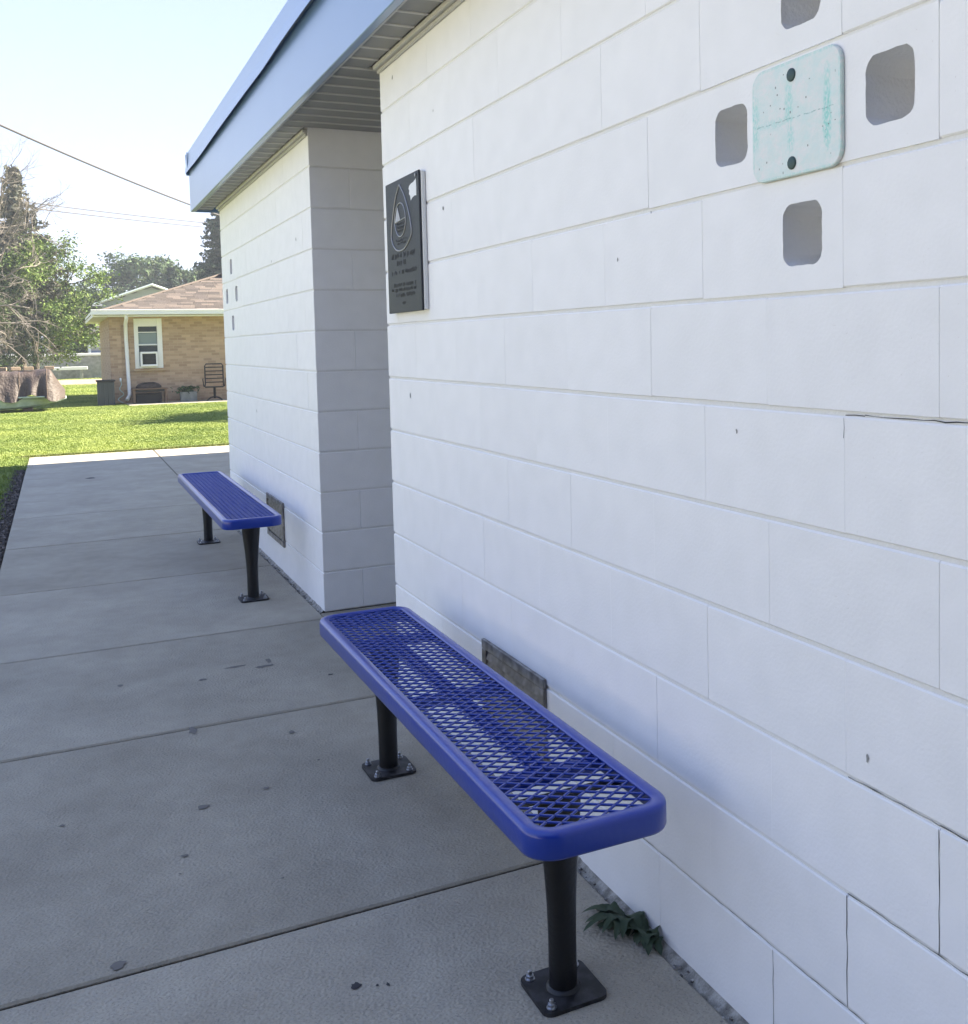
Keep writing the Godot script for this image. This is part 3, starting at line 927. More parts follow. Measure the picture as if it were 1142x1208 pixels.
func make_cover_plate() -> void:
	var w := 0.236
	var h := 0.197
	var p := thing("cover_plate", "pale aqua painted metal plate bolted over a wall opening", "plate", Vector3(-0.0005, 1.7225, -1.414))
	var n := 256
	var im := Image.create(n, n, false, Image.FORMAT_RGB8)
	var f1 := noise(0.02, 4, 7)
	var f2 := noise(0.09, 3, 8)
	for y in n:
		for x in n:
			var u := float(x) / n
			var v := float(y) / n
			var k := 0.5 + f1.get_noise_2d(x, y) * 0.7 + f2.get_noise_2d(x, y) * 0.35
			var c := Color(0.9, 0.905, 0.895).lerp(Color(0.83, 0.9, 0.885), clampf(k, 0, 1))
			var teal := 0.0
			var n2 := f2.get_noise_2d(x * 1.7 + 300, y * 0.8)
			var blob := func(cu: float, cv: float, ru: float, rv: float) -> float:
				return maxf(0.0, 1.0 - pow((u - cu) / ru, 2) - pow((v - cv) / rv, 2))
			teal += 1.1 * blob.call(0.855, 0.6, 0.055, 0.28) + 0.5 * blob.call(0.86, 0.3, 0.05, 0.2) + 0.55 * blob.call(0.44, 0.38, 0.06, 0.25) + 0.5 * blob.call(0.46, 0.68, 0.05, 0.14) + 0.5 * blob.call(0.05, 0.45, 0.05, 0.3) + 0.35 * blob.call(0.3, 0.5, 0.25, 0.05)
			var e := minf(minf(u, 1 - u), minf(v, 1 - v))
			if e < 0.03: teal += 0.25
			teal = clampf(teal * (0.75 + n2 * 1.6), 0, 1)
			c = c.lerp(Color(0.55, 0.83, 0.79), teal * 0.8)
			if absf(v - 0.5 - 0.004 * sin(u * 40.0)) < 0.0035 and u > 0.06 and u < 0.92 and f2.get_noise_2d(x, 11) > -0.25:
				c = c.lerp(Color(0.45, 0.62, 0.6), 0.6)
			im.set_pixel(x, y, c)
	var r := RandomNumberGenerator.new()
	r.seed = 3
	for i in 26:
		var c := Vector2i(r.randi_range(14, n - 14), r.randi_range(14, n - 14))
		im.fill_rect(Rect2i(c, Vector2i(r.randi_range(1, 3), r.randi_range(2, 5))), Color(0.5, 0.54, 0.52))
	var m := mat(Color(1, 1, 1), 0.45)
	m.albedo_texture = ImageTexture.create_from_image(im)
	bumpy(m, bump(0.02, 3, 17, 256, 3.0), 0.35)
	var st := begin()
	var o := rounded(w, h, 0.03, 7)
	var x0 := -0.0075
	for i in o.size():
		var a := o[i]
		var b := o[(i + 1) % o.size()]
		var ai := a * 0.985
		var bi := b * 0.985
		for v in [Vector2.ZERO, bi, ai]:
			st.set_uv(Vector2(v.x / w + 0.5, 0.5 - v.y / h)); st.add_vertex(Vector3(x0, v.y, v.x))
		for q in [[a, b, bi, ai, -0.0055, x0], [a, b, b, a, -0.0005, -0.0055]]:
			var ps := [Vector3(q[4], q[0].y, q[0].x), Vector3(q[4], q[1].y, q[1].x), Vector3(q[5], q[2].y, q[2].x), Vector3(q[5], q[3].y, q[3].x)]
			uvquad(st, ps, [Vector2(q[0].x / w + 0.5, 0.5 - q[0].y / h), Vector2(q[1].x / w + 0.5, 0.5 - q[1].y / h), Vector2(q[2].x / w + 0.5, 0.5 - q[2].y / h), Vector2(q[3].x / w + 0.5, 0.5 - q[3].y / h)])
	part("plate", done(st, true), m, p)
	M.bolt_green = mat(Color(0.25, 0.33, 0.33), 0.55, 0.3)
	for y in [0.0725, -0.0765]:
		var bs := begin(true)
		lathe(bs, [Vector2(0.0115, 0), Vector2(0.0112, 0.0015), Vector2(0.009, 0.0028), Vector2(0.0001, 0.003)], 14)
		var bo := part("bolt", done(bs), M.bolt_green, p, Vector3(-0.0076, y, -0.006))
		bo.rotation.z = PI / 2

func make_weed() -> void:
	var t := thing("weed", "small dark green weed growing from the crack at the wall foot", "weed", Vector3(-0.03, -0.008, -2.0))
	var leaf := func(at: Vector3, turn: float, length: float, rise: float, wide: float) -> void:
		var st := begin(true)
		var n := 14
		var mid := []
		var hw := []
		for i in n + 1:
			var f := float(i) / n
			var lob := wide * sin(PI * pow(f, 0.8)) * (1.0 + 0.3 * sin(f * PI * 5.0)) + 0.0015
			mid.append(Vector3(0, rise * sin(f * 2.4) - 0.012 * f * f, length * f))
			hw.append(lob if i < n else 0.0005)
		for i in n:
			for s in [-1.0, 1.0]:
				var a: Vector3 = mid[i]
				var b: Vector3 = mid[i + 1]
				var c := b + Vector3(s * hw[i + 1], 0.25 * hw[i + 1], 0)
				var d := a + Vector3(s * hw[i], 0.25 * hw[i], 0)
				if s > 0: quad(st, a, b, c, d)
				else: quad(st, a, d, c, b)
		var o := part("leaf", done(st), M.leaf_weed, t, at)
		o.rotation.y = turn
	for i in 13:
		leaf.call(Vector3(0.004, 0.004 + i * 0.0006, -0.02 + rng.randf_range(-0.012, 0.012)), deg_to_rad(-160 + i * 15 + rng.randf_range(-7, 7)), rng.randf_range(0.06, 0.105), rng.randf_range(0.012, 0.04), rng.randf_range(0.013, 0.018))
	for i in 6:
		leaf.call(Vector3(-0.005, 0.012 + i * 0.0008, -0.02), deg_to_rad(-150 + i * 22), rng.randf_range(0.085, 0.115), rng.randf_range(0.015, 0.03), 0.0105)
	for i in 12:
		leaf.call(Vector3(0.012, 0.005 + i * 0.0006, 0.065 + rng.randf_range(-0.012, 0.012)), deg_to_rad(-165 + i * 15 + rng.randf_range(-7, 7)), rng.randf_range(0.04, 0.075), rng.randf_range(0.014, 0.036), rng.randf_range(0.012, 0.016))

# ------------------------------------------------------------------ the house over the lawn and its yard things
func make_house() -> void:
	var h := thing("brick_house", "tan brick house with hipped shingle roof beyond the lawn", "house", Vector3(0, 0, 0))
	var x0 := 0.03
	var x1 := 12.0
	var zf := -28.0
	var zb := -34.1
	var st := begin()
	# front wall round the window opening, then the other walls
	var wx0 := 0.6
	var wx1 := 1.26
	var wy0 := 0.86
	var wy1 := 2.12
	for r in [[x0, wx0, -0.1, 2.3], [wx1, x1, -0.1, 2.3], [wx0, wx1, -0.1, wy0], [wx0, wx1, wy1, 2.3]]:
		cbox(st, Vector3(r[0], r[2], zf - 0.2), Vector3(r[1], r[3], zf))
	cbox(st, Vector3(x0, -0.1, zb), Vector3(x0 + 0.2, 2.3, zf - 0.201))
	cbox(st, Vector3(x0 + 0.201, -0.1, zb), Vector3(x1, 2.3, zb + 0.2))
	cbox(st, Vector3(x1 - 0.2, -0.1, zb + 0.201), Vector3(x1, 2.3, zf - 0.201))
	part("wall", done(st), M.brick, h)
	part("sill", slab(Vector3(wx0 - 0.04, wy0 - 0.07, zf - 0.02), Vector3(wx1 + 0.06, wy0 - 0.002, zf + 0.05), 0.006), M.brick, h)
	# window
	st = begin()
	for r in [[wx0, wx0 + 0.1, wy0, wy1], [wx1 - 0.12, wx1, wy0, wy1], [wx0 + 0.1, wx1 - 0.12, wy1 - 0.2, wy1], [wx0 + 0.1, wx1 - 0.12, wy0, wy0 + 0.05]]:
		cbox(st, Vector3(r[0] + 0.001, r[2], zf - 0.1), Vector3(r[1] - 0.001, r[3], zf + 0.012), 0.004)
	var win := part("window", done(st), M.white, h)
	part("pane", slab(Vector3(wx0 + 0.1, wy0 + 0.05, zf - 0.085), Vector3(wx1 - 0.12, wy1 - 0.2, zf - 0.075)), M.glass, win)
	part("blind", slab(Vector3(wx0 + 0.105, 1.47, zf - 0.0745), Vector3(wx1 - 0.125, 1.75, zf - 0.07)), M.curtain, win)
	part("sash_rail", slab(Vector3(wx0 + 0.101, 1.44, zf - 0.074), Vector3(wx1 - 0.121, 1.475, zf - 0.03), 0.004), M.white, win)
	part("sash_rail", slab(Vector3(wx0 + 0.101, 1.76, zf - 0.074), Vector3(wx1 - 0.121, 1.785, zf - 0.05), 0.004), M.white, win)
	# board panel between the corner and the downspout
	part("corner_panel", slab(Vector3(x0 + 0.005, 0.02, zf + 0.001), Vector3(x0 + 0.27, 2.2, zf + 0.02), 0.003), M.brick, h)
	# soffit, gutter, downspout
	part("soffit", slab(Vector3(-0.3, 2.16, -34.5), Vector3(x1 + 0.4, 2.19, -27.5)), M.white, h)
	st = begin()
	cbox(st, Vector3(-0.38, 2.2, -27.5), Vector3(x1 + 0.4, 2.3, -27.4), 0.01)
	cbox(st, Vector3(-0.38, 2.3, -27.41), Vector3(x1 + 0.4, 2.33, -27.385), 0.006)
	part("gutter", done(st), M.white, h)
	part("fascia_board", slab(Vector3(-0.34, 2.15, -34.5), Vector3(-0.3, 2.33, -27.51), 0.004), M.white, h)
	st = begin(true)
	tube(st, [Vector3(0.41, 2.22, -27.47), Vector3(0.41, 2.1, -27.5), Vector3(0.41, 1.98, -27.93), Vector3(0.41, 1.6, -27.95), Vector3(0.43, 0.4, -27.95), Vector3(0.43, 0.2, -27.9), Vector3(0.36, 0.1, -27.7)], [0.045, 0.045, 0.045, 0.045, 0.045, 0.045, 0.045], 8)
	part("downspout", done(st), M.white, h)
	# hip roof: boards under, then each shingle on the slope that faces the camera
	var e := Vector3(-0.36, 2.235, -27.42)
	var sl := 0.334
	var run := 3.6
	var rp := Vector3(e.x + run, e.y + run * sl, e.z - run)
	var rq := Vector3(x1 + 0.4 - run, rp.y, rp.z)
	var c2 := Vector3(x1 + 0.4, e.y, e.z)
	var c3 := Vector3(x1 + 0.4, e.y, e.z - 2 * run)
	var c4 := Vector3(e.x, e.y, e.z - 2 * run)
	st = begin()
	quad(st, e, c2, rq, rp)
	quad(st, c3, c4, rp, rq)
	tri(st, c4, e, rp)
	tri(st, c2, c3, rq)
	quad(st, e, c4, c3, c2)
	var roof := part("roof", done(st), M.shingle4, h)
	var up := Vector3(0, sl, -1).normalized()
	var nrm := Vector3(0, 1, sl).normalized()
	var slope := run * sqrt(1 + sl * sl)
	var meshes := []
	for i in 3:
		meshes.append(boxmesh(Vector3([0.31, 0.27, 0.35][i], 0.012, 0.2), 0.002))
	var count := 0
	var course := 0
	var d := 0.0
	while d < slope - 0.08:
		var xl := e.x + (d + 0.07) / slope * run
		var x := xl + (0.0 if course % 2 else 0.12)
		while x < 3.75:
			var i := rng.randi_range(0, 2)
			var wdt: float = [0.31, 0.27, 0.35][i]
			var o := part("shingle", meshes[i], M["shingle%d" % rng.randi_range(0, 4)], roof, e + up * (d + 0.09) + nrm * (0.014 + rng.randf_range(0, 0.004)) + Vector3(x - e.x + wdt / 2, 0, 0))
			o.rotation.x = atan(sl) + 0.04
			x += wdt + 0.004
			count += 1
		d += 0.142
		course += 1
	st = begin()
	tube(st, [e + Vector3(0.05, 0.02, -0.02), rp + Vector3(0, 0.03, 0)], [0.035, 0.035], 6)
	part("hip_cap", done(st), M.shingle1, roof)
	part("roof_vent", slab(Vector3(3.15, 3.33, -30.9), Vector3(3.5, 3.5, -30.6), 0.02), M.dark, roof)

	# window air conditioner
	var ac := thing("window_air_conditioner", "white air conditioner fitted in the brick house window", "air conditioner", Vector3(0.92, 0.89, zf))
	st = begin()
	for r in [[-0.2, 0.2, 0.0, 0.05], [-0.2, 0.2, 0.32, 0.37], [-0.2, -0.16, 0.0505, 0.3195], [0.16, 0.2, 0.0505, 0.3195]]:
		cbox(st, Vector3(r[0], r[2] + 0.02, -0.06), Vector3(r[1], r[3] + 0.02, 0.2), 0.006)
	part("case", done(st), M.white, ac)
	part("grille_back", slab(Vector3(-0.159, 0.0715, 0.14), Vector3(0.159, 0.339, 0.15)), M.curtain_dark, ac)
	for i in 7:
		part("fin", slab(Vector3(-0.158, 0.085 + i * 0.036, 0.151), Vector3(0.158, 0.093 + i * 0.036, 0.185)), M.iron, ac)
	part("side_panel", slab(Vector3(-0.215, 0.02, -0.05), Vector3(-0.2005, 0.39, -0.01)), M.curtain, ac)

	# bin at the corner
	var bin := thing("yard_bin", "dark grey square bin at the corner of the brick house", "bin", Vector3(-0.12, -0.03, -27.55))
	st = begin()
	cbox(st, Vector3(-0.19, 0.0, -0.19), Vector3(0.19, 0.6, 0.19), 0.015)
	part("body", done(st), M.grey_dark, bin)
	part("rim", slab(Vector3(-0.215, 0.601, -0.215), Vector3(0.215, 0.645, 0.215), 0.01), M.iron, bin)
	for i in 4:
		part("rib", slab(Vector3(-0.15 + i * 0.095, 0.03, 0.1905), Vector3(-0.125 + i * 0.095, 0.58, 0.2), 0.003), M.grey_dark, bin)
	# tap and hose beside the downspout
	var tap := thing("garden_hose", "pale hose hanging from a white tap beside the downspout", "hose", Vector3(0.24, 0, zf + 0.03))
	st = begin(true)
	tube(st, [Vector3(0, 0.62, -0.005), Vector3(0, 0.62, 0.06), Vector3(0.0, 0.56, 0.09)], [0.022, 0.022, 0.022], 8)
	part("tap", done(st), M.white, tap)
	st = begin(true)
	var hp := []
	var hr := []
	for i in 40:
		var f := i / 39.0
		hp.append(Vector3(sin(f * 13.0) * 0.09 * f, 0.56 * (1.0 - f) + 0.02, 0.1 + cos(f * 13.0) * 0.07 * f))
		hr.append(0.012)
	tube(st, hp, hr, 6)
	part("hose", done(st), M.hull, tap)
	# low table with a heap on it and a box below
	var tb := thing("garden_table", "low weathered wooden table under the house window", "table", Vector3(0.88, 0, -27.6))
	part("table_top", slab(Vector3(-0.42, 0.345, -0.2), Vector3(0.42, 0.375, 0.2), 0.006), M.wood, tb)
	for x in [-0.37, 0.37]:
		for z in [-0.16, 0.16]:
			part("leg", slab(Vector3(x - 0.03, 0.0, z - 0.03), Vector3(x + 0.03, 0.3445, z + 0.03), 0.004), M.wood, tb)
	part("apron", slab(Vector3(-0.335, 0.28, 0.15), Vector3(0.335, 0.344, 0.17), 0.003), M.dark, tb)
	var hp2 := thing("cushion_heap", "dark brown heap of cushion lying on the low garden table", "cushion", Vector3(0.86, 0.376, -27.6))
	st = begin(true)
	lathe(st, [Vector2(0.15, 0.0), Vector2(0.16, 0.04), Vector2(0.13, 0.1), Vector2(0.08, 0.14), Vector2(0.001, 0.145)], 14, Vector3.ZERO, 1.9)
	part("cushion", done(st), M.tarp, hp2)
	st = begin(true)
	tube(st, [Vector3(-0.29, 0.03, 0.05), Vector3(-0.1, 0.12, 0.1), Vector3(0.1, 0.13, 0.09), Vector3(0.28, 0.03, 0.05)], [0.015, 0.02, 0.02, 0.015], 6)
	part("piping", done(st), M.dark, hp2)
	var cr := thing("storage_box", "dark storage box standing under the low garden table", "box", Vector3(0.85, 0, -27.62))
	part("body", slab(Vector3(-0.3, 0, -0.12), Vector3(0.3, 0.22, 0.12), 0.01), M.dark, cr)
	part("lid", slab(Vector3(-0.31, 0.221, -0.13), Vector3(0.31, 0.245, 0.13), 0.008), M.iron, cr)
	# planter
	var pl := thing("planter_box", "grey planter box with low plants against the brick wall", "planter", Vector3(1.8, 0, -27.72))
	st = begin()
	cbox(st, Vector3(-0.2, 0.0, -0.12), Vector3(0.2, 0.02, 0.12))
	for r in [[-0.2, 0.2, -0.12, -0.09], [-0.2, 0.2, 0.09, 0.12], [-0.2, -0.17, -0.0895, 0.0895], [0.17, 0.2, -0.0895, 0.0895]]:
		cbox(st, Vector3(r[0], 0.0205, r[2]), Vector3(r[1], 0.24, r[3]), 0.006)
	part("box", done(st), M.grey_block, pl)
	part("soil", slab(Vector3(-0.169, 0.021, -0.0885), Vector3(0.169, 0.2, 0.0885)), M.soil, pl)
	st = begin()
	for i in 260:
		leafquad(st, Vector3(rng.randfn(-0.02, 0.13), 0.21 + rng.randf() * 0.16, rng.randfn(0, 0.06)), 0.055, Color(0.05, 0.08, 0.03), 0.4)
	part("plant", done(st), M.leaf_dark, pl)
	# patio chair with a barred back on a swivel foot
	var ch := thing("patio_chair", "dark metal patio chair with barred back by the brick wall", "chair", Vector3(2.42, 0, -27.55), deg_to_rad(-8))
	st = begin(true)
	tube(st, [Vector3(-0.23, 0.36, 0.1), Vector3(-0.22, 0.42, -0.1), Vector3(-0.22, 0.88, -0.24), Vector3(-0.19, 0.93, -0.25), Vector3(0.19, 0.93, -0.25), Vector3(0.22, 0.88, -0.24), Vector3(0.22, 0.42, -0.1), Vector3(0.23, 0.36, 0.1)], [0.016, 0.016, 0.016, 0.016, 0.016, 0.016, 0.016, 0.016], 6)
	part("back_frame", done(st), M.iron, ch)
	for i in 5:
		part("back_bar", slab(Vector3(-0.205, 0.45 + i * 0.095, -0.125 - i * 0.029), Vector3(0.205, 0.475 + i * 0.095, -0.11 - i * 0.029), 0.003), M.iron, ch)
	part("seat", slab(Vector3(-0.22, 0.335, -0.12), Vector3(0.22, 0.36, 0.27), 0.006), M.iron, ch)
	for x in [-1.0, 1.0]:
		st = begin(true)
		tube(st, [Vector3(x * 0.25, 0.36, 0.2), Vector3(x * 0.27, 0.54, 0.2), Vector3(x * 0.27, 0.56, -0.12)], [0.014, 0.014, 0.014], 6)
		part("armrest", done(st), M.iron, ch)
	st = begin(true)
	tube(st, [Vector3(0, 0.334, 0.05), Vector3(0, 0.06, 0.05)], [0.03, 0.03], 8)
	part("pedestal", done(st), M.iron, ch)
	for i in 4:
		var a := PI / 4 + PI / 2 * i
		st = begin(true)
		tube(st, [Vector3(0, 0.1, 0.05), Vector3(cos(a) * 0.15, 0.07, 0.05 + sin(a) * 0.15), Vector3(cos(a) * 0.25, 0.014, 0.05 + sin(a) * 0.25)], [0.018, 0.016, 0.014], 6)
		part("foot", done(st), M.iron, ch)

func make_boat() -> void:
	var b := thing("flat_boat", "pale green flat boat lying on the lawn under a brown tarp", "boat", Vector3(-1.0, -0.03, -26.4))
	# hull: stations from the bow (x = 0) to the left
	var st := begin()
	var L := 3.6
	var n := 16
	var prev := []
	for i in n + 1:
		var f := float(i) / n
		var x := -L * f
		var bw := 0.62 * (1.0 - pow(1.0 - minf(f * 2.4, 1.0), 2.0)) + 0.02
		var bot := 0.1 + 0.17 * pow(maxf(0.0, 1.0 - f * 3.0), 2.0)
		var sec := [Vector3(x, 0.34, bw), Vector3(x, 0.30, bw + 0.015), Vector3(x, 0.27, bw), Vector3(x, bot + 0.04, bw * 0.93), Vector3(x, bot, bw * 0.8), Vector3(x, bot, -bw * 0.8), Vector3(x, bot + 0.04, -bw * 0.93), Vector3(x, 0.27, -bw), Vector3(x, 0.30, -bw - 0.015), Vector3(x, 0.34, -bw)]
		if prev:
			for k in sec.size() - 1:
				quad(st, sec[k], sec[k + 1], prev[k + 1], prev[k])
			quad(st, prev[0], prev[-1], sec[-1], sec[0])
		prev = sec
	part("hull", done(st), M.hull, b)
	for x in [-0.8, -1.9, -3.0]:
		part("block_support", slab(Vector3(x - 0.1, 0.0, -0.35), Vector3(x + 0.1, 0.0985, 0.35), 0.008), M.wood, b)
	part("rub_rail", slab(Vector3(-L, 0.345, 0.56), Vector3(-0.35, 0.375, 0.63), 0.006), M.hull, b)
	# tarp: a draped sheet with folds
	var t := thing("brown_tarp", "brown tarp draped in folds over the pale green boat", "tarp", Vector3(-1.0, -0.03, -26.4))
	st = begin(true)
	var fold := noise(0.9, 3, 19)
	var NX := 72
	var NA := 26
	var pts := []
	for i in NX + 1:
		var f := float(i) / NX
		var x := -0.02 - 3.3 * f
		var row := []
		var head := minf(1.0, pow(f / 0.085, 0.9)) if f < 0.085 else 1.0
		for j in NA + 1:
			var a := float(j) / NA * 2.0 - 1.0      # -1 back hem .. 1 front hem
			var top := 0.48 + 0.48 * head + 0.09 * fold.get_noise_2d(x * 1.6, a * 0.8)
			var hw := 0.12 + 0.3 * head
			var y := top
			var z := 0.0
			if absf(a) < 0.4:
				z = a / 0.4 * hw
				y = top - 0.1 * pow(absf(a) / 0.4, 2)
			else:
				var k := (absf(a) - 0.4) / 0.6
				var hem := 0.33 + 0.07 * sin(x * 7.0) + 0.04 * fold.get_noise_1d(x * 6.0)
				y = lerpf(top - 0.1, hem, k)
				z = signf(a) * (hw + (0.16 + 0.05 * head) * k + 0.09 * k * (sin(x * 15.0 + fold.get_noise_1d(x * 2.0) * 5.0) + 0.8 * fold.get_noise_2d(x * 5.0, k)))
			row.append(Vector3(x, y, z))
		pts.append(row)
	for i in NX:
		for j in NA:
			quad(st, pts[i][j], pts[i][j + 1], pts[i + 1][j + 1], pts[i + 1][j])
			# thickness
			var o := Vector3(0, -0.004, 0)
			quad(st, pts[i][j] + o, pts[i + 1][j] + o, pts[i + 1][j + 1] + o, pts[i][j + 1] + o)
	part("sheet", done(st), M.tarp, t)
	st = begin(true)
	for x in [20, 8]:
		var line := []
		var rr := []
		for j in range(8, NA + 1):
			line.append(pts[x][j] + Vector3(0, 0.004, 0.012 if j > 18 else 0.0))
			rr.append(0.006)
		tube(st, line, rr, 5)
	part("tie_rope", done(st), M.wood, t)
	var spots := [[-0.33, 0.03, "pale brick nearest the tip of the tarp"], [-0.75, 0.12, "pale brick second from the tip of the tarp"], [-1.02, -0.08, "pale brick lying on the middle of the tarp"], [-1.28, 0.1, "pale brick on the tarp next to the left picture edge"]]
	for s in spots:
		var w := thing("brick_weight", "%s holding it down" % s[2], "brick", Vector3(-1.0 + s[0], 0.955, -26.4 + s[1]), rng.randf_range(-0.3, 0.3), "pale bricks weighing down the tarp")
		part("brick", slab(Vector3(-0.1, -0.03, -0.05), Vector3(0.1, 0.05, 0.05), 0.008), M.gravel, w)

func make_far() -> void:
	# green gabled house behind the brick one
	var g := thing("green_house", "pale green gabled house behind the brick house roof", "house", Vector3(3.43, -0.03, -58.0))
	var st := begin()
	var hw := 2.45
	extrude(st, PackedVector2Array([Vector2(-hw, 0), Vector2(hw + 2.0, 0), Vector2(hw + 2.0, 2.95), Vector2(0, 4.6), Vector2(-hw, 3.7)]), Vector3(0, 0, -9), Vector3.RIGHT, Vector3.UP, Vector3(0, 0, 9))
	part("wall", done(st), M.siding, g)
	for i in 20:
		var y := 0.3 + i * 0.21
		var half := hw if y < 3.65 else maxf(0.1, (4.55 - y) / 0.37)
		part("siding_board", slab(Vector3(-half, y, 0.001), Vector3(minf(half + 0.6, 4.2), y + 0.19, 0.02), 0.004), M.siding, g)
	st = begin()
	for s in [-1.0, 1.0]:
		var a := Vector3(0, 4.78, 0.35)
		var b := Vector3(s * 2.75, 4.78 - 2.75 * 0.365, 0.35)
		var dn := Vector3(0, -0.14, 0)
		var bk := Vector3(0, 0, -9.7)
		if s < 0:
			quad(st, b + dn, a + dn, a, b); quad(st, b, a, a + bk, b + bk); quad(st, b + dn, b, b + bk, b + dn + bk); quad(st, a + dn, b + dn, b + dn + bk, a + dn + bk)
		else:
			quad(st, a + dn, b + dn, b, a); quad(st, a, b, b + bk, a + bk); quad(st, b, b + dn, b + dn + bk, b + bk); quad(st, b + dn, a + dn, a + dn + bk, b + dn + bk)
	var rf := part("roof", done(st), M.shingle4, g)
	st = begin()
	tube(st, [Vector3(-2.78, 3.7, 0.37), Vector3(0, 4.715, 0.37), Vector3(2.78, 3.7, 0.37)], [0.07, 0.07, 0.07], 4)
	part("rake_board", done(st), M.siding_trim, rf)
	part("eave_return", slab(Vector3(-2.85, 3.62, 0.0), Vector3(-2.4, 3.72, 0.4), 0.01), M.board_white, rf)
	# tan shed
	var s := thing("tan_shed", "small grey tan shed with white corner boards behind the tree", "shed", Vector3(1.05, -0.03, -57.0))
	part("wall", slab(Vector3(-0.75, 0.0, -3.0), Vector3(1.2, 2.9, 0.0), 0.01), M.siding_tan, s)
	part("corner_board", slab(Vector3(-0.78, 0.0, 0.001), Vector3(-0.66, 2.88, 0.03), 0.005), M.board_white, s)
	part("plinth", slab(Vector3(-0.65, 0.9, 0.001), Vector3(1.2, 1.35, 0.025), 0.005), M.door, s)
	part("roof", slab(Vector3(-1.0, 2.901, -3.2), Vector3(1.4, 3.05, 0.3), 0.02), M.shingle2, s)
	# low wall
	var lw := thing("low_wall", "low grey block wall with a white cap across the alley", "wall", Vector3(0, -0.03, -55.5))
	part("wall", slab(Vector3(-40, 0.0, -0.3), Vector3(30, 1.12, 0.0), 0.01), M.grey_block, lw)
	part("cap", slab(Vector3(-40.05, 1.121, -0.36), Vector3(30.05, 1.24, 0.06), 0.01), M.board_white, lw)
	var wb := thing("white_board", "long white board lying in front of the low grey wall", "board", Vector3(-0.6, -0.03, -55.0))
	part("board", slab(Vector3(-0.75, 0.45, -0.12), Vector3(0.75, 0.6, 0.12), 0.01), M.board_white, wb)
	for x in [-0.5, 0.45]:
		part("support", slab(Vector3(x - 0.08, 0.0, -0.1), Vector3(x + 0.08, 0.449, 0.1), 0.01), M.grey_block, wb)
	# overhead cables
	var cable := func(called: String, label: String, a: Vector3, b: Vector3, sag: float, r: float) -> void:
		var cs := begin(true)
		var p := []
		var rr := []
		for i in 41:
			var f := i / 40.0
			p.append(a.lerp(b, f) - Vector3(0, sag * 4.0 * f * (1.0 - f), 0))
			rr.append(r)
		tube(cs, p, rr, 5)
		var o := part(called, done(cs), M.cable, self)
		tag(o, label, "cable", "overhead cables")
	cable.call("service_cable", "thick overhead cable sloping down behind the roof corner", Vector3(-5.69, 6.15, -15.0), Vector3(6.43, 5.0, -36.0), 0.35, 0.022)
	cable.call("power_line", "upper of the two thin overhead lines crossing the sky", Vector3(-20.5, 5.9, -15.0), Vector3(23.6, 11.3, -90.0), 0.9, 0.022)
	cable.call("power_line", "lower of the two thin overhead lines crossing the sky", Vector3(-20.5, 5.75, -15.0), Vector3(23.6, 11.0, -90.0), 0.9, 0.022)

# ------------------------------------------------------------------ trees
func leafquad(st: SurfaceTool, at: Vector3, size: float, tone: Color, flat := 0.0) -> void:
	var n := Vector3(rng.randfn(), rng.randfn() + flat * 3.0, rng.randfn()).normalized()
	var u := n.cross(Vector3(rng.randfn(), rng.randfn(), rng.randfn())).normalized()
	var v := n.cross(u)
	var s := size * rng.randf_range(0.6, 1.3)
	var k := rng.randf_range(0.65, 1.35)
	st.set_color(Color(tone.r * k * rng.randf_range(0.85, 1.15), tone.g * k, tone.b * k))
	var tip := at + u * s
	var l := at + v * s * 0.42 + n * s * 0.12
	var r := at - v * s * 0.42 + n * s * 0.12
	var tail := at - u * s * 0.8
	tri(st, tail, r, tip)
	tri(st, tail, tip, l)

# grows limbs; returns tips. lv counts down
func limb(st: SurfaceTool, from: Vector3, dir: Vector3, length: float, r: float, lv: int, spread: float, tips: Array, up := 0.1, kids := 3) -> void:
	var p := [from]
	var rad := [r]
	var d := dir
	var at := from
	var seg := 4
	for i in seg:
		d = (d + Vector3(rng.randfn(), rng.randfn(), rng.randfn()) * 0.13 + Vector3.UP * up * 0.3).normalized()
		at += d * length / seg
		p.append(at)
		rad.append(lerpf(r, r * 0.55, (i + 1.0) / seg))
	tube(st, p, rad, 6 if r > 0.04 else 4, false)
	tips.append([at, lv])
	if lv <= 0:
		return
	for i in kids + rng.randi_range(-1, 1):
		var f := rng.randf_range(0.35, 1.0)
		var k := f * seg
		var base: Vector3 = (p[int(k)] as Vector3).lerp(p[mini(int(k) + 1, seg)], k - int(k))
		var nd := (d + Vector3(rng.randfn(), rng.randfn() * 0.7, rng.randfn()) * spread).normalized()
		limb(st, base, nd, length * rng.randf_range(0.55, 0.78), r * lerpf(0.75, 0.5, f), lv - 1, spread, tips, up, kids)

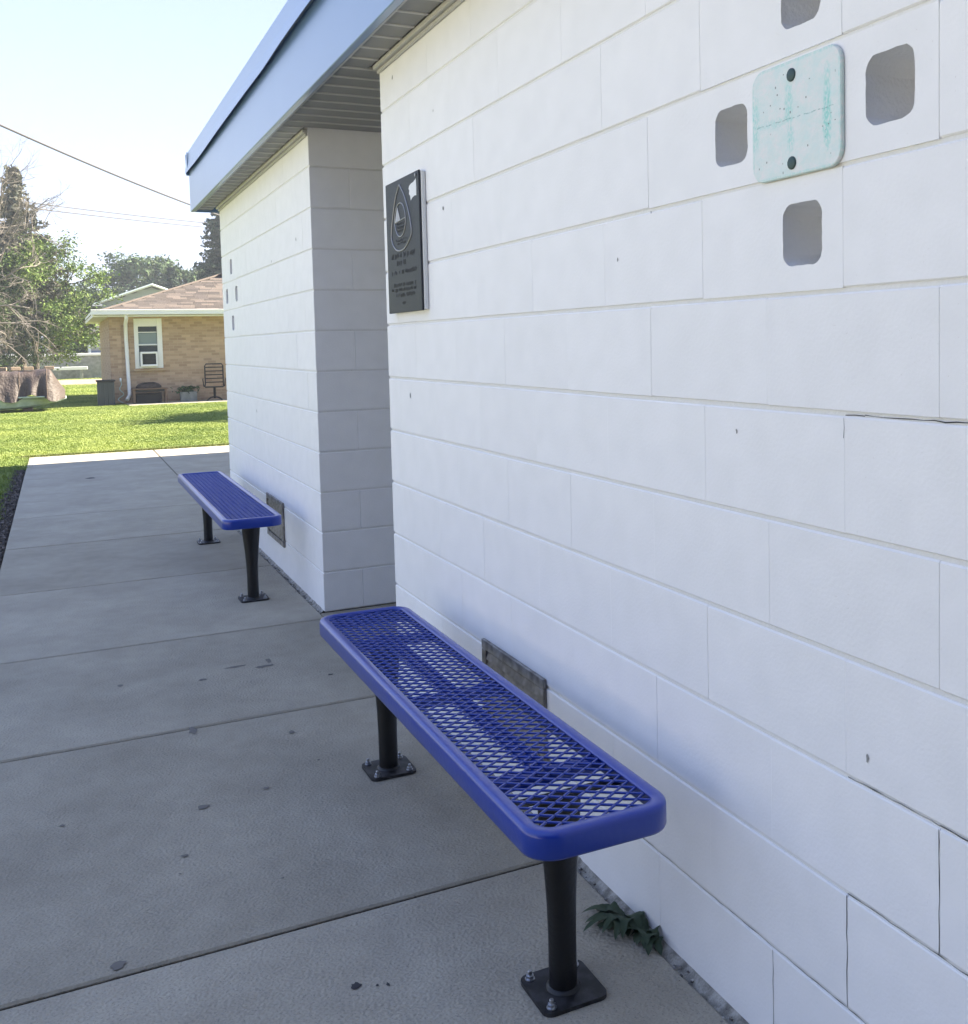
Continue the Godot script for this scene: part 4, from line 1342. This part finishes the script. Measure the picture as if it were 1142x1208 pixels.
func leafy_tree(called: String, label: String, at: Vector3, height: float, width: float, m: StandardMaterial3D, per: int, leaf: float, sd: int, group := "", low := 0.25) -> void:
	rng.seed = sd
	var t := thing(called, label, "tree", at, 0.0, group)
	var st := begin(true)
	var tips := []
	tube(st, [Vector3(0, -0.05, 0), Vector3(0.03, height * 0.2, 0), Vector3(0, height * 0.45, 0.05), Vector3(0.05, height * 0.8, 0)], [height * 0.028, height * 0.022, height * 0.016, height * 0.005], 9, false)
	var N := 20
	for i in N:
		var f := lerpf(low, 0.92, float(i) / N)
		var a := i * 2.4 + rng.randf() * 0.6
		var rise := lerpf(0.05, 1.0, f)
		var out := sin(clampf((f - low) / (1.0 - low) * 0.85 + 0.2, 0, 1) * PI)
		limb(st, Vector3(0, height * f * 0.85, 0), Vector3(cos(a), rise, sin(a)).normalized(), width * 0.5 * (0.45 + 0.4 * out), height * 0.009, 2, 0.55, tips, 0.1, 3)
	part("trunk", done(st), M.bark, t)
	st = begin()
	var tone: Color = m.get_meta("tone")
	for tp in tips:
		var c: Vector3 = tp[0]
		var k := rng.randf_range(0.75, 1.25)
		var tc := Color(tone.r * k, tone.g * k, tone.b * k)
		for i in per:
			var o := Vector3(rng.randfn(), rng.randfn() * 0.7, rng.randfn()) * width * 0.052
			leafquad(st, c + o, leaf, tc, 0.35)
	part("crown", done(st), m, t)

func spruce(called: String, label: String, at: Vector3, height: float, width: float, sd: int, m: StandardMaterial3D, low := 0.1) -> void:
	rng.seed = sd
	var t := thing(called, label, "tree", at, 0.0, "dark conifers")
	var st := begin(true)
	tube(st, [Vector3(0, -0.05, 0), Vector3(0, height * 0.5, 0), Vector3(0, height, 0)], [height * 0.02, height * 0.012, 0.01], 8, false)
	part("trunk", done(st), M.bark, t)
	st = begin()
	var tone: Color = m.get_meta("tone")
	var y := height * low
	while y < height * 0.985:
		var f := y / height
		var reach := width * 0.5 * (1.0 - f) + 0.12
		var nb := 5 + int(7 * (1.0 - f))
		for b in nb:
			var a := rng.randf() * TAU
			var len := reach * rng.randf_range(0.6, 1.12)
			var k := rng.randf_range(0.7, 1.3)
			var tc := Color(tone.r * k, tone.g * k, tone.b * k)
			var steps := maxi(5, int(len / 0.045))
			for s in steps:
				var g := float(s) / steps
				var c := Vector3(cos(a) * len * g, y - 0.28 * len * g + 0.16 * len * g * g * g, sin(a) * len * g)
				for q in (2 if m == M.leaf_dry else 3):
					leafquad(st, c + Vector3(rng.randfn() * 0.1 * (1.1 - g), rng.randfn() * 0.05 - 0.03, rng.randfn() * 0.1 * (1.1 - g)), 0.16 * (1.15 - 0.5 * g), tc, 0.2)
		y += lerpf(0.2, 0.13, f)
	part("crown", done(st), m, t)

func bare_tree(at: Vector3, height: float, sd: int) -> void:
	rng.seed = sd
	var t := thing("bare_tree", "leafless pale grey tree with tangled drooping branches", "tree", at)
	var st := begin(true)
	tube(st, [Vector3(0, -0.05, 0), Vector3(0.1, height * 0.2, 0), Vector3(0.05, height * 0.4, 0.1), Vector3(-0.05, height * 0.62, 0.1)], [0.1, 0.085, 0.07, 0.04], 8, false)
	part("trunk", done(st), M.deadwood, t)
	for i in 20:
		var f := lerpf(0.2, 0.64, i / 19.0)
		var a := i * 2.1 + rng.randf()
		var bs := begin(true)
		var tips := []
		var upward := f > 0.4
		limb(bs, Vector3(0.05, height * f, 0.06), Vector3(cos(a), 1.3 if upward else 0.25, sin(a)).normalized(), height * (0.25 if upward else 0.14), 0.036, 4, 0.75, tips, 0.16 if upward else -0.22, 3)
		part("branch", done(bs), M.deadwood, t)

func make_trees() -> void:
	spruce("conifer_tree", "grey green half dead conifer standing behind the leafless tree", Vector3(-2.35, -0.03, -44.0), 8.4, 8.0, 11, M.leaf_dry, 0.3)
	leafy_tree("leafy_tree", "bright green leafy tree beside the leafless tree", Vector3(-1.9, -0.03, -43.5), 4.9, 4.1, M.leaf_green, 95, 0.075, 12, "", 0.3)
	leafy_tree("leafy_tree", "low dark bushy tree at the far left of the yard", Vector3(-3.6, -0.03, -42.0), 4.2, 3.6, M.leaf_dark, 75, 0.08, 13, "", 0.05)
	bare_tree(Vector3(-3.1, -0.03, -39.0), 8.4, 14)
	leafy_tree("leafy_tree", "round hazy green tree behind the green gabled house", Vector3(4.25, -0.03, -78.0), 7.6, 5.0, M.leaf_grey, 50, 0.17, 15, "trees far behind the houses", 0.2)
	spruce("conifer_tree", "tall dark spruce rising beside the far corner of the roof", Vector3(7.7, -0.03, -62.0), 12.4, 6.2, 16, M.needle)
	spruce("conifer_tree", "small dark spruce left of the tall spruce", Vector3(5.6, -0.03, -70.0), 6.6, 3.6, 17, M.needle)
	leafy_tree("leafy_tree", "pale green tree between the two dark spruces", Vector3(7.1, -0.03, -76.0), 8.0, 3.6, M.leaf_grey, 45, 0.16, 18, "trees far behind the houses", 0.2)
	leafy_tree("leafy_tree", "dark tree between the green gabled house and the bright leafy tree", Vector3(1.7, -0.03, -72.0), 4.9, 4.0, M.leaf_dark, 45, 0.16, 19, "trees far behind the houses", 0.1)
	leafy_tree("leafy_tree", "dark bushy tree behind the shed", Vector3(-0.6, -0.03, -64.0), 4.2, 5.0, M.leaf_dark, 40, 0.15, 20, "trees far behind the houses", 0.05)
	# stands behind the block building and shades the lawn in bands
	leafy_tree("leafy_tree", "broad leafy tree hidden behind the block building", Vector3(9.5, -0.03, -21.5), 6.0, 4.0, M.leaf_green, 30, 0.14, 21, "", 0.3)

# what stands behind the photographer and keeps the light off everything that faces that way
func make_shelter() -> void:
	var h := thing("wooden_shelter", "dark brown board walled shelter behind the camera", "shelter", Vector3(-4.3, -0.03, 2.9))
	for i in 58:
		part("board", boxmesh(Vector3(0.19, 5.2, 0.03), 0.004), M.wood_dark, h, Vector3(-6.9 + i * 0.194, 2.6, rng.randf_range(-0.004, 0.004)))
	part("frame", slab(Vector3(-7.0, 0.0, 0.03), Vector3(4.3, 5.15, 0.2)), M.wood_dark, h)
	part("roof", slab(Vector3(-7.3, 5.21, -0.3), Vector3(4.6, 5.4, 4.0), 0.02), M.shingle2, h)
	for x in [-6.9, 4.2]:
		part("post", slab(Vector3(x - 0.08, 0.0, 3.7), Vector3(x + 0.08, 5.205, 3.86), 0.01), M.wood_dark, h)

# ------------------------------------------------------------------
func _ready() -> void:
	rng.seed = 1
	# camera
	var cam := Camera3D.new()
	cam.name = "camera"
	cam.position = Vector3(-1.15317, 1.35023, 0.0)
	cam.rotation = Vector3(-0.058019, -0.462639, -0.021245)
	cam.projection = Camera3D.PROJECTION_FRUSTUM
	cam.near = 0.05
	cam.far = 600.0
	cam.size = 2.0 * 604.0 / 1208.302 * 0.05
	cam.frustum_offset = Vector2((571.0 - 672.05) / 1208.302, -(604.0 - 471.27) / 1208.302) * 0.05
	add_child(cam)
	cam.current = true
	# sky and sun
	var sky := ProceduralSkyMaterial.new()
	sky.sky_top_color = Color(0.6, 0.695, 0.9)
	sky.sky_horizon_color = Color(0.89, 0.93, 0.99)
	sky.sky_curve = 0.18
	sky.ground_horizon_color = Color(0.5, 0.52, 0.45)
	sky.ground_bottom_color = Color(0.3, 0.32, 0.25)
	sky.sun_angle_max = 0.0
	var env := Environment.new()
	env.background_mode = Environment.BG_SKY
	env.sky = Sky.new()
	env.sky.sky_material = sky
	env.tonemap_mode = Environment.TONE_MAPPER_LINEAR
	env.background_energy_multiplier = 0.285
	env.tonemap_exposure = 5.8
	env.fog_enabled = true
	env.fog_density = 0.0013
	env.fog_light_color = Color(0.86, 0.9, 0.95)
	env.sdfgi_enabled = true
	env.ssao_enabled = true
	env.ssil_enabled = true
	var we := WorldEnvironment.new()
	we.name = "environment"
	we.environment = env
	add_child(we)
	var sun := DirectionalLight3D.new()
	sun.name = "sun"
	sun.light_color = Color(1.0, 0.95, 0.86)
	sun.light_energy = 1.6
	sun.light_angular_distance = 0.5
	sun.shadow_enabled = true
	add_child(sun)
	sun.look_at_from_position(Vector3(1.0, 0.74, -0.08), Vector3.ZERO)

	make_materials()
	M.grey_dark = mat(Color(0.3, 0.31, 0.31), 0.8)
	make_ground()
	make_building()
	make_bench("blue mesh bench on black posts nearest the camera", Vector3(-0.2775, 0, -2.495), 1.73, [0.635, -0.62])
	make_bench("blue mesh bench beside the far wall beyond the recess", Vector3(-0.2775, 0, -6.6), 2.27, [0.98, -0.84])
	make_plaque()
	make_cover_plate()
	make_weed()
	make_shelter()
	make_house()
	make_boat()
	make_far()
	make_trees()
